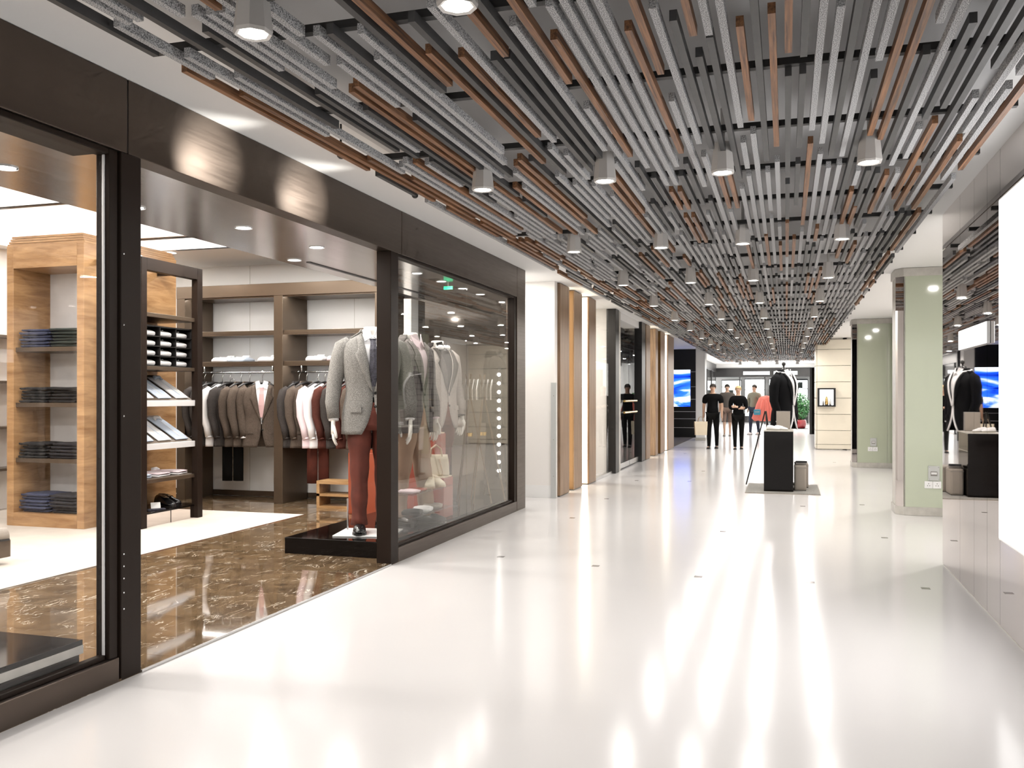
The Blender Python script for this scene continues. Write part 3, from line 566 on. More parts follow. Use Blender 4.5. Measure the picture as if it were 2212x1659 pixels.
# ================================================================= garments
def catmull(pts, z):
    """pts: list of (z, a, b, c ...) sorted by z; smooth interpolation"""
    if z <= pts[0][0]: return pts[0][1:]
    if z >= pts[-1][0]: return pts[-1][1:]
    for i in range(len(pts)-1):
        if pts[i][0] <= z <= pts[i+1][0]: break
    p1, p2 = pts[i], pts[i+1]; p0 = pts[max(i-1, 0)]; p3 = pts[min(i+2, len(pts)-1)]
    t = (z-p1[0])/(p2[0]-p1[0]); h = p2[0]-p1[0]; out = []
    for k in range(1, len(p1)):
        m1 = (p2[k]-p0[k])/max(p2[0]-p0[0], 1e-6)*h; m2 = (p3[k]-p1[k])/max(p3[0]-p1[0], 1e-6)*h
        out.append((2*t**3-3*t*t+1)*p1[k]+(t**3-2*t*t+t)*m1+(-2*t**3+3*t*t)*p2[k]+(t**3-t*t)*m2)
    return out
SUPER = 2.5
def tpt(prof, z, a, off=0.):
    hw, hd, yo = catmull(prof, z); hw += off; hd += off
    s, c_ = math.sin(a), math.cos(a); e = 2/SUPER
    return Vector((hw*math.copysign(abs(s)**e, s), yo-hd*math.copysign(abs(c_)**e, c_), z))
def ang_at(prof, z, w):
    hw = catmull(prof, z)[0]; return math.asin(min(.999, (max(w, 0)/hw)**(SUPER/2)))
JPROF = [(.74, .225, .135, .01), (.9, .215, .13, .01), (1.08, .192, .115, .0), (1.25, .215, .13, -.005), (1.36, .222, .125, 0), (1.43, .205, .10, .01), (1.475, .14, .08, .02), (1.505, .085, .072, .02)]
FLAT = [(z, hw*1.0, hd*.42, yo*.4) for z, hw, hd, yo in JPROF]
def jacket(par, mat, prof=JPROF, zb=1.06, ztop=1.485, wtop=.07, cut=.085, arms=True, shirt='shirt_white', tie='tie', lapel=True, arm_out=.05, arm_fwd=-.03, seed=0, trim=None, flaps=True, body_name='jacket_body'):
    r = random.Random(seed); zh = prof[0][0]
    def open_w(z):
        if z >= zb: return .006+wtop*min(1, (z-zb)/(ztop-zb))
        return .004+cut*((zb-z)/(zb-zh))**2.4
    zs = [zh+(prof[-1][0]-zh)*i/26 for i in range(27)]; N = 40; grid = []
    ph = [r.uniform(0, 6) for _ in range(4)]
    for z in zs:
        a0 = ang_at(prof, z, open_w(z)); row = []
        for j in range(N+1):
            a = a0+(2*PI-2*a0)*j/N
            wr_ = .0035*math.sin(9*a+ph[0]+6*z)*max(0, (1.2-z))+.002*math.sin(23*z+3*a+ph[1])
            row.append(tpt(prof, z, a, wr_))
        grid.append(row)
    mb = MB(); mb.loft(grid, cap=False, closed=False); body = mb.build(body_name, mat, par, True, solid=.006)
    if lapel:
        for sgn in (-1, 1):
            rows = []
            zn = zb+(ztop-zb)*.72
            for i in range(13):
                z = zb+(ztop-.005-zb)*i/12; w = open_w(z); t = (z-zb)/(zn-zb)
                lw = .085*min(1, t)**.8 if z <= zn else (.052-.02*(z-zn)/(ztop-zn))
                rows.append([tpt(prof, z, sgn*ang_at(prof, z, w+lw*q), .010+.004*math.sin(PI*q)) for q in (0, .35, .7, 1)])
            rows = [[p+Vector((sgn*.002, 0, 0)) for p in rr] for rr in rows]
            MB().loft(rows, cap=False, closed=False).build('lapel', trim or mat, par, True, solid=.008)
    # back collar
    rows = []
    for k in range(13):
        a = PI-1.9+3.8*k/12; rows.append([tpt(prof, 1.468, a, .012), tpt(prof, 1.512, a, .008), tpt(prof, 1.535, a, -.004)])
    if lapel: MB().loft(rows, cap=False, closed=False).build('collar', trim or mat, par, True, solid=.008)
    if flaps:
        for sgn in (-1, 1):
            z = .95; rows = [[tpt(prof, z+dz, sgn*ang_at(prof, z, w), .012) for w in (.085, .115, .145, .165)] for dz in (.0, -.045)]
            MB().loft(rows, cap=False, closed=False).build('pocket_flap', mat, par, False, solid=.006)
        for z in (zb-.01, zb-.11):
            q = tpt(prof, z, .03, .008); MB().ell(q, (.011, .006, .011), 8, 5).build('button', 'black', par, True)
    if arms:
        for sgn in (-1, 1):
            sx = catmull(prof, 1.40)[0]; q = hd_ = catmull(prof, 1.3)[1]
            k = min(1, q/.13)
            path = [(sgn*(sx-.055), .01, 1.445), (sgn*(sx-.005), .01, 1.40), (sgn*(sx+.025), .012, 1.30), (sgn*(sx+.035+arm_out*.5), .02, 1.12), (sgn*(sx+.03+arm_out), arm_fwd*.5, .98), (sgn*(sx+.02+arm_out), arm_fwd, .86)]
            rad = [.045, .068, .066, .058, .052, .046]
            MB().tube(path, [(x, x*(.5+.5*k)) for x in rad], 14).build('sleeve', mat, par, True)
            if flaps:
                cf = MB().tube([path[-1], (path[-1][0], path[-1][1]-.004, .845)], [.038, .038], 12).build('cuff', shirt or mat, par, True)
    if shirt:
        zs = [zb-.04+(1.50-zb+.04)*i/14 for i in range(15)]
        MB().loft([[tpt(prof, z, -1.25+2.5*j/14, -.014) for j in range(15)] for z in zs], cap=False, closed=False).build('shirt_front', shirt, par, True)
        for sgn in (-1, 1):
            MB().add([(sgn*.004, -.085, 1.475), (sgn*.06, -.075, 1.44), (sgn*.075, -.035, 1.53), (sgn*.03, -.066, 1.545)], [(0,1,2,3)]).build('shirt_collar', shirt, par, False, solid=.008)
    if tie:
        c0 = [tpt(prof, z, 0, -.002) for z in (1.46, 1.44, 1.38, 1.25, 1.10)]; ws = (.026, .018, .026, .032, .036)
        MB().loft([[p+Vector((-w, 0, 0)), p+Vector((0, -.008, 0)), p+Vector((w, 0, 0))] for p, w in zip(c0, ws)], cap=False, closed=False).build('tie', tie, par, False, solid=.006)
    return body
def trousers(par, mat, hip=.185, z0=.06, stance=.09, seed=1, top=.98, fwd=(0., 0.)):
    mb = MB()
    N = 20
    pel = [(top, hip*.92, .115), (.9, hip*.98, .122), (.82, hip, .12), (.77, hip*.97, .112)]
    mb.loft([[(w*math.copysign(abs(math.cos(t))**.8, math.cos(t)), d*math.copysign(abs(math.sin(t))**.8, math.sin(t)), z) for t in [2*PI*j/N for j in range(N)]] for z, w, d in pel])
    for k, sgn in enumerate((-1, 1)):
        f = fwd[k]
        pts = [(.86, .082, .1, .0), (.72, .09, .098, .0), (.5, .072, .08, f*.5), (.28, .062, .07, f), (z0+.05, .058, .07, f*1.2), (z0, .062, .078, f*1.2)]
        rings = []
        for i in range(16):
            z = .86+(z0-.86)*i/15; w, d, yo = catmull(sorted(pts), z)
            cx = sgn*(stance+.012*(.86-z)); wob = .004*math.sin(30*z+seed+sgn)
            rings.append([(cx+(w+wob)*math.cos(2*PI*j/N), yo+(d+wob)*math.sin(2*PI*j/N)-(.012 if abs(j-15) < 1 else 0), z) for j in range(N)])
        mb.loft(rings)
    return mb.build('trousers', mat, par, True)
def shoe(par, mat, loc, rz=0., s=1., name='shoe', sole='black'):
    """toe towards -y, heel at +y"""
    secs = [(.135, .030, .060, .0), (.125, .036, .085, 0), (.06, .037, .088, 0), (.01, .040, .080, 0), (-.04, .046, .062, 0), (-.09, .047, .046, 0), (-.125, .036, .036, 0), (-.145, .016, .026, 0)]
    rings = []
    for y, w, h, _ in secs:
        rings.append([(w*math.cos(t), y, .012+max(0, h*math.copysign(abs(math.sin(t))**.7, math.sin(t)))) for t in [PI*j/10 for j in range(11)]])
    o = MB().loft(rings).build(name, mat, par, True); o.location = loc; o.rotation_euler.z = rz; o.scale = (s, s, s)
    out = [(w*1.06, y) for y, w, h, _ in secs]+[(-w*1.06, y) for y, w, h, _ in reversed(secs)]
    MB().prism(out, 2, 0, .014).build('sole', sole, o)
    MB().add([(-.022, .05, .092), (.022, .05, .092), (.02, -.03, .078), (-.02, -.03, .078)], [(0,1,2,3)]).build('tongue', mat, o, solid=.006)
    return o
def hand(par, mat, loc, sgn=1, s=1., rot=(0,0,0), name='hand'):
    """fingers point down, thumb towards the front (-y); flat of the palm faces the leg"""
    mb = MB()
    mb.loft([[(.016*sgn*0+.015*math.cos(t), .024*k*math.sin(t)+yo, z) for t in [2*PI*j/10 for j in range(10)]] for z, k, yo in ((.03, .95, 0), (0, 1.05, 0), (-.04, 1.55, -.002), (-.085, 1.6, -.002))])
    for i, (y, L) in enumerate(((-.03, .07), (-.010, .08), (.011, .074), (.03, .058))):
        mb.tube([(0, y, -.075), (-sgn*.004, y*1.05, -.085-L*.45), (-sgn*.016, y*1.08, -.085-L*.8), (-sgn*.026, y*1.05, -.085-L)], [.0095, .0088, .0078, .006], 8)
    mb.tube([(0, -.022, -.02), (-sgn*.008, -.05, -.05), (-sgn*.016, -.062, -.085), (-sgn*.02, -.062, -.105)], [.013, .0115, .010, .007], 8)
    o = mb.build(name, mat, par, True); o.location = loc; o.scale = (s, s, s); o.rotation_euler = rot
    return o
def mannequin(label, loc, rz, jm, tm, shirt='shirt_white', tie='tie', s=1.2, hat=None, fwd=(-.04, .05), shoem='leather_black', lap=None):
    t = thing('mannequin', label, 'mannequin', loc, rz, None, s)
    MB().lathe([(.068, 1.44), (.058, 1.48), (.056, 1.52), (.06, 1.55), (.05, 1.556)], 20, (0, .015, 0)).build('neck', 'mannequin', t, True)
    jacket(t, jm, shirt=shirt, tie=tie, trim=lap)
    trousers(t, tm, fwd=fwd)
    for k, sgn in enumerate((-1, 1)):
        hand(t, 'mannequin', (sgn*.292, -.035, .83), sgn, 1.05, (.1, 0, 0))
        shoe(t, shoem, (sgn*.1, fwd[k]*1.2-.03, 0), sgn*.12, 1.05)
    return t

# ================================================================= menswear store contents
# display plinth in window 2 with three mannequins
t = thing('display_plinth', 'low glossy black plinth carrying the mannequins at the entrance', 'plinth', (-3.73, 6.97, 0))
bx(-.5, .48, 0, 3.25, .012, .152).build('top', 'black_gloss', t, bevel=.004); bx(-.48, .46, .03, 3.2, 0, .014).build('foot', 'black', t)
t = thing('base_plate', 'white square base plate under the nearest mannequin', 'base plate', (-3.66, 7.42, .152), math.radians(12)); bx(-.24, .3, -.26, .2, 0, .012).build('plate', 'plastic_white', t, bevel=.003); MB().lathe([(.008, .012), (.008, .3)], 8, (-.2, .1, 0)).build('peg', 'steel', t)
mannequin('headless mannequin in a pale tweed jacket and dark haze-tinted trousers nearest the entrance', (-3.63, 7.47, .164), math.radians(33), 'tweed', 'trouser_haze_red', s=1.2)
mannequin('headless mannequin in a grey checked jacket just behind the right entrance post', (-3.52, 8.14, .152), math.radians(78), 'plaid_grey', 'trouser_sand', 'shirt_pink', None, s=1.2, fwd=(.05, -.06))
m3 = mannequin('headless mannequin in a grey jacket with dark lapels deepest in the window', (-3.74, 9.40, .152), math.radians(70), 'tweed_light', 'trouser_haze_red', 'black_cloth', None, s=1.2, lap='suit_dark')
# scarf collar of the deepest mannequin
MB().tube([(-.09, .04, 1.47), (-.05, -.06, 1.49), (.05, -.07, 1.49), (.09, .04, 1.47)], [.02, .026, .026, .02], 8).build('scarf', 'shirt_white', m3, True)
# display blocks behind them, their red standing in for haze, knitwear, bag, acrylic stand
for x, y, w, d, h, mt, lab in ((-4.62, 9.75, .30, .25, .72, 'orange_haze', 'tall added block in orange red haze colour behind the mannequin legs'), (-3.72, 9.0, .16, .16, .84, 'red_haze_lacquer', 'dark red display pillar carrying pink knitwear in the window'), (-3.45, 8.62, .13, .13, .41, 'red_haze_lacquer', 'short display block in haze red under the cream bag')):
    t = thing('display_block', lab, 'display block', (x, y, 0.012 if x < -4.3 else .152)); bx(-w, w, -d, d, 0, h).build('body', mt, t, bevel=.006)
    bx(-w+.01, w-.01, -d+.01, d-.01, h, h+.012).build('top', mt if x < -4.3 else 'cream_bag', t)
def folded(par_label, cat, grp, x, y, z, w, d, h, mat, rz=0., name='folded_garment', collar=None):
    t = thing(name, par_label, cat, (x, y, z), rz, grp)
    n = 16; rings = []
    for k in range(9):
        yy = -d+2*d*k/8; e_ = 1-.10*(abs(k-4)/4)**3; hh = h*(1-.35*(abs(k-4)/4)**4)
        rings.append([(w*e_*math.copysign(abs(math.cos(a))**.35, math.cos(a)), yy, hh*.5+hh*.5*math.copysign(abs(math.sin(a))**.6, math.sin(a))+.003*math.sin(3*yy/d+5*math.cos(a))) for a in [2*PI*j/n for j in range(n)]])
    MB().loft(rings).build('cloth', mat, t, True)
    if collar:
        MB().tube([(-.05, d*.62, h), (-.045, d*.8, h+.012), (.045, d*.8, h+.012), (.05, d*.62, h)], [.012, .018, .018, .012], 8).build('collar', collar, t, True); bx(-.004, .004, -d*.8, d*.6, h-.004, h+.003).build('placket', collar, t)
    else: MB().tube([(-w*.95, -d*.98, h*.5), (w*.95, -d*.98, h*.5)], h*.3, 6).build('fold', mat, t, True)
    return t
for i in range(2): folded('pink folded sweater, %s of two on the dark red window pillar' % ('lower', 'upper')[i], 'sweater', 'pink knitwear in the window', -3.72, 8.99, 1.005+.075*i, .13-.02*i, .14, .07, 'pink_knit' if i == 0 else 'shirt_pink', .4, 'folded_sweater')
t = thing('tote_bag', 'cream leather tote bag with strap on the short red block', 'bag', (-3.45, 8.6, .574), .5)
MB().loft([[(w*math.copysign(abs(math.cos(a))**.5, math.cos(a)), d*math.copysign(abs(math.sin(a))**.5, math.sin(a)), z) for a in [2*PI*j/16 for j in range(16)]] for z, w, d in ((0, .13, .05), (.02, .14, .055), (.16, .13, .045), (.22, .12, .03))]).build('body', 'cream_bag', t, True)
for yy in (-.03, .03): MB().tube([(-.06, yy, .2), (-.05, yy, .28), (0, yy, .32), (.05, yy, .28), (.06, yy, .2)], .007, 6).build('handle', 'leather_tan', t, True)
MB().tube([(.03, -.05, .18), (.06, -.07, .05), (.05, -.08, -.1), (.02, -.07, -.18)], .006, 6).build('strap', 'leather_tan', t, True)
t = thing('acrylic_stand', 'clear acrylic display table low in the window', 'display stand', (-3.33, 8.0, .152))
bx(-.1, .1, -.5, .5, .34, .352).build('top', 'acrylic', t); bx(-.1, .1, -.5, .5, .13, .14).build('shelf', 'acrylic', t)
for a in (-.5, .49): bx(-.1, .1, a, a+.012, 0, .34).build('side', 'acrylic', t)
for i, (x, y) in enumerate(((-3.34, 8.18), (-3.33, 8.32))):
    q = thing('shoe', ('pale leather shoe', 'second pale leather shoe')[i]+' on top of the acrylic table in the window', 'shoe', (x, y, .505), .3+.5*i, 'pale shoes on the acrylic table', 1.05); shoe(q, 'cream_bag', (0, 0, 0), name='upper', sole='leather_tan')
for i in range(3): folded('striped dark belt case on the lower acrylic shelf, %s' % ('left', 'middle', 'right')[i], 'case', 'small cases on the acrylic shelf', -3.33, 7.72+.25*i, .293, .09, .09, .05, ('denim_black', 'shirt_white', 'leather_grey')[i], .2, 'accessory_case')
for i in range(2): folded('pink striped scarf folded on the acrylic table, %s' % ('near', 'far')[i], 'scarf', 'folded scarves', -3.33, 7.65+.17*i, .505, .09, .07, .03, ('shirt_pink', 'red_haze_lacquer')[i], 0, 'folded_scarf')
for i, (x, y) in enumerate(((-3.5, 9.75), (-3.42, 10.02))):
    t = thing('tripod_stand', ('left', 'right')[i]+' wooden folding tripod stand at the window end', 'tripod', (x, y, .152))
    for a in (0, 2*PI/3, 4*PI/3): MB().tube([(.26*math.cos(a+.4), .26*math.sin(a+.4), 0), (-.04*math.cos(a+.4), -.04*math.sin(a+.4), 1.5)], .009, 6).build('leg', 'bark', t)
    MB().lathe([(.04, .78), (.045, .82)], 12).build('collar', 'gold', t)
    for k in range(5): MB().tube([(-.1+.05*k, -.02, 1.2), (-.1+.05*k, -.03, 1.32), (-.08+.05*k, -.02, 1.44)], .012, 6).build('rod', 'steel', t)
t = thing('bulb_column', 'vertical column of twelve bare bulbs at the right window end', 'lamp', (-3.3, 10.28, .3)); bx(-.02, .02, 0, .02, .1, 1.45).build('rail', 'black', t)
for k in range(12): bu = MB().ell((0, -.03, .2+.105*k), (.022, .022, .022), 10, 6).build('bulb', 'lamp', t, True); MB().lathe([(.012, 0), (.012, .02)], 8, (0, -.012, .19+.105*k)).build('socket', 'steel', bu)
# wooden step bench at the back
t = thing('step_bench', 'low wooden bench with open compartments behind the mannequins', 'bench', (-5.05, 10.02, .012))
for a in ((-.5, .5, -.14, .14, .3, .34), (-.5, .5, -.14, .14, .15, .18), (-.5, .5, -.14, .14, 0, .03)): bx(*a).build('board', 'step_wood', t)
for x in (-.5, -.02, .46): bx(x, x+.04, -.14, .14, .03, .3).build('divider', 'step_wood', t)

# --- wood cabinet with marble back, jeans on shelves
t = thing('wood_cabinet', 'tall honey wood cabinet with a white marble back and jeans', 'cabinet', (-7.465, 7.58, .016))
W, D_, H_ = .505, 1.47, 2.98
bx(-W, -W+.09, 0, D_, 0, H_).build('side_panel', 'cab_wood', t, bevel=.004); bx(W-.09, W, 0, D_, 0, H_).build('side_panel', 'cab_wood', t, bevel=.004)
bx(-W+.09, W-.09, 0, D_, 0, .14).build('base_panel', 'cab_wood', t); bx(-W+.09, W-.09, 0, D_, 2.74, H_).build('top_panel', 'cab_wood', t)
bx(-W+.09, W-.09, .5, .54, .14, 2.74).build('back_panel', 'marble_white', t)
for k in range(4): bx(-W+.02*k+.0, W-.01*k, .01+.0*k, D_-.01*k, H_+.026*k, H_+.026*k+.022).build('cornice_slat', 'cab_wood', t)
SH = (.14, .72, 1.31, 1.90)
for z in SH[1:]: bx(-W+.09, W-.09, .03, .5, z-.045, z).build('shelf', 'frame_brown', t)
stk = [(.14, 'denim', 6, 'denim_dark', 6, 'bottom', 'blue'), (.72, 'denim_black', 5, 'denim_dark', 5, 'second lowest', 'black'), (1.31, 'denim_black', 5, 'denim_black', 5, 'second highest', 'black'), (1.90, 'denim', 6, 'green_dark', 6, 'top', 'blue')]
for z, ma, na, mb_, nb, nm, colr in stk:
    for side, mt, n in ((-1, ma, na), (1, mb_, nb)):
        for k in range(n):
            folded('folded %s trousers, %s, %s stack, %s shelf of wood cabinet' % ({'denim': 'blue', 'green_dark': 'dark green'}.get(mt, 'black'), ('lowest', 'second from below', 'third from below', 'fourth from below', 'fifth from below', 'topmost')[k], ('left', 'right')[side > 0], nm), 'trousers', 'folded trousers in the wood cabinet', -7.465+side*.205+random.uniform(-.008, .008), 7.58+.24+random.uniform(-.03, .025), .016+z+.034*k, .19, .17, .033, mt, random.uniform(-.07, .07), 'folded_trousers')
# --- dark frame shelving against the cabinet side
t = thing('shelf_frame', 'dark metal shelving frame with shirts beside the wood cabinet', 'shelving', (-6.96, 7.8, .016))
def fb(nm, *a, m='frame_dark'): return bx(*a).build(nm, m, t, bevel=.003)
fb('post', .50, .58, .87, .96, 0, 2.83); fb('post', .50, .58, -.05, .03, 0, 2.83); fb('top_beam', .50, .58, .03, .87, 2.70, 2.83); fb('arm', .01, .50, -.05, .0, 2.77, 2.83); fb('arm', .01, .50, .9, .95, 2.77, 2.83)
fb('shelf', .01, .54, -.04, .93, 2.22, 2.265, m='frame_brown'); fb('shelf', .01, .54, -.04, .93, 1.66, 1.70, m='frame_brown'); fb('shelf', .01, .54, -.04, .93, .46, .50, m='frame_brown')
for z in (1.30, .84):
    MB().prism([(.02, z+.30), (.52, z), (.52, z+.02), (.02, z+.32)], 1, -.02, .9).build('slanted_shelf', 'frame_brown', t); fb('lip', .52, .545, -.03, .92, z-.03, z+.035, m='white_metal'); fb('bracket', .02, .52, -.045, -.02, z+.27, z+.31)
def on_slope(z, k): return (-6.96+.27, 7.8+.16+.29*k, .016+z+.17)
for zi, z in enumerate((1.30, .84)):
    for k in range(3):
        o = folded('%s shirt on the %s slanted shelf, %s' % (('white', 'pale blue')[(k+zi) % 2], ('upper', 'lower')[zi], ('nearest the post', 'middle', 'far end')[k]), 'shirt', 'shirts on the slanted shelves', *on_slope(z, k), .115, .23, .025, ('shirt_white', 'shirt_blue')[(k+zi) % 2], PI/2, 'folded_shirt', 'shirt_blue' if (k+zi) % 2 == 0 else 'shirt_white')
        o.rotation_euler = (-math.atan2(.30, .5), 0, PI/2)
        o.rotation_euler = (math.atan2(.30, .5), 0, PI/2)
for k in range(3):
    for q in range(2): folded('%s shirt laid flat on the low shelf, %s pile' % (('lower', 'upper')[q], ('near', 'middle', 'far')[k]), 'shirt', 'shirts on the low shelf', -6.72, 7.98+.3*k, .517+.022*q, .12, .19, .02, ('shirt_white', 'shirt_pink')[q] if k else 'shirt_blue', PI/2+.1*k, 'folded_shirt', 'shirt_white')
t = thing('shirt_box', 'black pigeonhole box filled with white shirts', 'shelf box', (-6.96, 7.86, 1.716))
bx(.04, .06, 0, .82, 0, .44).build('back', 'black', t); bx(.04, .5, 0, .015, 0, .44).build('side', 'frame_brown', t); bx(.04, .5, .805, .82, 0, .44).build('side', 'black', t)
for k in range(5): bx(.04, .5, .015, .805, .106*k, .106*k+.012).build('shelf', 'black', t)
for y in (.28, .545): bx(.04, .49, y, y+.012, .012, .43).build('divider', 'black', t)
for r in range(4):
    for k in range(3): folded('white folded shirt in the black pigeonhole box, row %s, %s' % (('one from below', 'two from below', 'three from below', 'at the top')[r], ('near column', 'middle column', 'far column')[k]), 'shirt', 'shirts in the pigeonhole box', -6.67, 7.86+.147+.265*k, 1.716+.0125+.106*r, .11, .17, .07, 'shirt_white', PI/2, 'folded_shirt', 'shirt_white')
t = thing('mirror_box', 'low mirrored box with a dark top carrying black shoes', 'plinth', (-6.93, 7.78, .016)); bx(0, .5, 0, .98, 0, .135).build('body', 'mirror', t, bevel=.003); bx(-.005, .505, -.005, .985, .135, .15).build('top', 'black_gloss', t); bx(.501, .504, .49, .494, 0, .135).build('joint', 'black', t)
for i, (x, y, r_) in enumerate(((-6.62, 8.42, 1.2), (-6.68, 8.56, 1.35))):
    q = thing('shoe', ('front', 'rear')[i]+' black leather shoe of the pair on the mirrored box', 'shoe', (x, y, .168), r_, 'black shoes on the mirrored box', 1.25); shoe(q, 'leather_black', (0, 0, 0), name='upper')
t = thing('price_card', 'small folded card and ties beside the black shoes', 'card', (-6.55, 8.18, .168), .9); MB().add([(-.05, 0, 0), (.05, 0, 0), (.05, .03, .07), (-.05, .03, .07)], [(0,1,2,3)]).build('card', 'paper', t, solid=.003); bx(-.1, .08, -.09, -.02, 0, .012).build('tie_roll', 'tie', t)
# --- hanging rail wall
t = thing('rail_unit', 'bronze framed wall unit with shelves and clothes rails', 'wall unit', (-6.25, 10.15, .012))
for x in (-1.55, -.07, 1.36): bx(x, x+.13, 0, .62, 0, 2.82).build('post', 'frame_brown', t, bevel=.004)
bx(-1.55, 1.75, -.004, .62, 2.68, 2.84).build('header', 'frame_brown', t, bevel=.004)
for a, b2 in ((-1.42, -.07), (.06, 1.36)):
    bx(a, b2, .02, .62, 2.19, 2.235).build('shelf', 'frame_brown', t, bevel=.003); bx(a, b2, .02, .62, 1.79, 1.835).build('shelf', 'frame_brown', t, bevel=.003)
    for z in (2.19, 1.79, 2.68): bx(a+.02, b2-.02, .07, .10, z-.004, z).build('light_strip', 'led_white', t); bx(a, b2, .02, .03, z-.016, z).build('lip', 'frame_brown', t)
    MB().tube([(a, .22, 1.70), (b2, .22, 1.70)], .012, 8).build('rail', 'steel', t, True)
    for x in (a+.15, b2-.15): bx(x-.006, x+.006, .21, .23, 1.70, 1.79).build('rail_hanger', 'steel', t)
for i, (x, mt, lab) in enumerate(((-7.25, 'shirt_white', 'white shirt folded on the rail unit shelf behind the dark frame'), (-7.0, 'shirt_blue', 'blue shirt folded on the left rail unit shelf'), (-6.55, 'shirt_white', 'white shirt folded on the left rail unit shelf by the post'), (-5.85, 'shirt_white', 'white shirt folded on the right rail unit shelf'), (-5.55, 'shirt_pink', 'pale pink shirt folded on the right rail unit shelf'))):
    folded(lab, 'shirt', 'shirts on the rail unit shelves', x, 10.45, 1.848, .12, .16, .07, mt, .05*i, 'folded_shirt', 'shirt_white')
def hanger(par, z=1.52, mat='black'):
    MB().tube([(-.2, 0, z-.09), (-.1, 0, z-.02), (0, 0, z), (.1, 0, z-.02), (.2, 0, z-.09)], [(.012, .012), (.016, .016), (.018, .018), (.016, .016), (.012, .012)], 8).build('hanger', mat, par, True)
    MB().tube([(0, 0, z), (0, 0, z+.08), (.02, 0, z+.12), (.0, 0, z+.145), (-.022, 0, z+.125)], .004, 6).build('hook', 'steel', par, True)
def hung_jacket(x, rz, mat, lab, grp, kind='jacket', shirt=None, tie=None, prof=FLAT, y=10.37, s=1.08):
    t = thing('hanging_'+kind, lab, kind, (x, y, 1.712-s*1.65), rz, grp, s)
    hanger(t)
    jacket(t, mat, prof=prof, shirt=shirt, tie=tie, arm_out=-.035, arm_fwd=-.02, seed=int(x*100) % 97, lapel=(kind == 'jacket'), cut=.05 if kind == 'jacket' else .0, wtop=.07 if kind == 'jacket' else .03, zb=1.06 if kind == 'jacket' else 1.42)
    return t
side = math.radians(68)
G1, G2 = 'garments on the left clothes rail', 'garments on the right clothes rail'
for i, (x, mt, kd, lab) in enumerate(((-7.52, 'suit_dark', 'jacket', 'dark jacket farthest left, seen through the dark shelving frame'), (-7.40, 'suit_dark', 'jacket', 'second dark jacket seen through the dark shelving frame'), (-7.24, 'shirt_white', 'shirt', 'white shirt hanging at the dark frame post'), (-7.12, 'suit_dark', 'jacket', 'black jacket hanging right beside the white shirt'), (-6.95, 'suit_brown', 'jacket', 'brown grey jacket, left of the sideways pair'), (-6.82, 'suit_brown', 'jacket', 'brown grey jacket, right of the sideways pair'))):
    hung_jacket(x, side, mt, lab, G1, kd)
hung_jacket(-6.57, math.radians(24), 'suit_brown', 'brown grey jacket turned to the front with white shirt and pink tie', G1, 'jacket', 'shirt_white', 'tie_pink', prof=[(z, a*1.05, b_*.6, c_*.6) for z, a, b_, c_ in JPROF], y=10.28)
for i, (x, mt, kd, lab) in enumerate(((-6.08, 'suit_dark', 'jacket', 'dark grey jacket first on the right rail'), (-5.97, 'suit_brown', 'jacket', 'brown jacket second on the right rail'), (-5.80, 'shirt_pink', 'shirt', 'pale pink shirt on the right rail'), (-5.70, 'shirt_white', 'shirt', 'white shirt on the right rail'), (-5.58, 'suit_maroon', 'jacket', 'maroon brown jacket right of the pale shirts'), (-5.46, 'suit_dark', 'jacket', 'black jacket in the middle of the right rail'), (-5.32, 'suit_maroon', 'jacket', 'maroon jacket beside the tweed mannequin shoulder'), (-5.18, 'suit_brown', 'jacket', 'brown jacket behind the tweed mannequin'), (-5.05, 'suit_dark', 'jacket', 'last dark jacket on the right rail'))):
    hung_jacket(x, side, mt, lab, G2, kd)
for i, (x, mt, lab, grp) in enumerate(((-7.1, 'trouser_black', 'black trousers hanging below the sideways jackets', G1), (-5.82, 'trouser_haze_red', 'dark haze-tinted trousers hanging below the pale shirts', G2))):
    t = thing('hanging_trousers', lab, 'trousers', (x, 10.40, .26), .12, grp); hanger(t, 1.235)
    for k in (-1, 1): MB().loft([[(k*.075+.073*math.copysign(abs(math.cos(a))**.6, math.cos(a)), k*.008+.022*math.sin(a)*(1.4 if abs(math.cos(a)) < .2 else 1), z) for a in [2*PI*j/16 for j in range(16)]] for z in (0, .3, .6, .9, 1.16)]).build('trouser_leg', mt, t, True)
    bx(-.14, .14, -.02, .02, 1.14, 1.19).build('waistband', mt, t)

# --- bits at the left edge
t = thing('low_table', 'low dark display table at the left edge of the store', 'table', (-6.55, 5.85, .016)); bx(-.7, .44, -.5, 0, .06, .2).build('top', 'frame_brown', t, bevel=.003); bx(-.62, .34, -.44, -.06, 0, .06).build('foot', 'black', t)
for i in range(2): q = thing('shoe', ('left', 'right')[i]+' brown shoe on the low dark table', 'shoe', (-6.28+.12*i, 5.68, .217), -.4, 'brown shoes on the low table', 1.1); shoe(q, 'leather_grey', (0, 0, 0), name='upper')
t = thing('glass_plinth', 'low mirrored plinth just inside the left glass panel', 'plinth', (-3.42, 2.2, .012)); bx(-.8, .2, -1.2, 1.28, 0, .2).build('body', 'mirror_dark', t, bevel=.004); bx(-.82, .21, -1.22, 1.29, .2, .225).build('top', 'black_gloss', t, bevel=.003); bx(.2, .213, -1.2, 1.29, .16, .2).build('edge', 'stone', t)
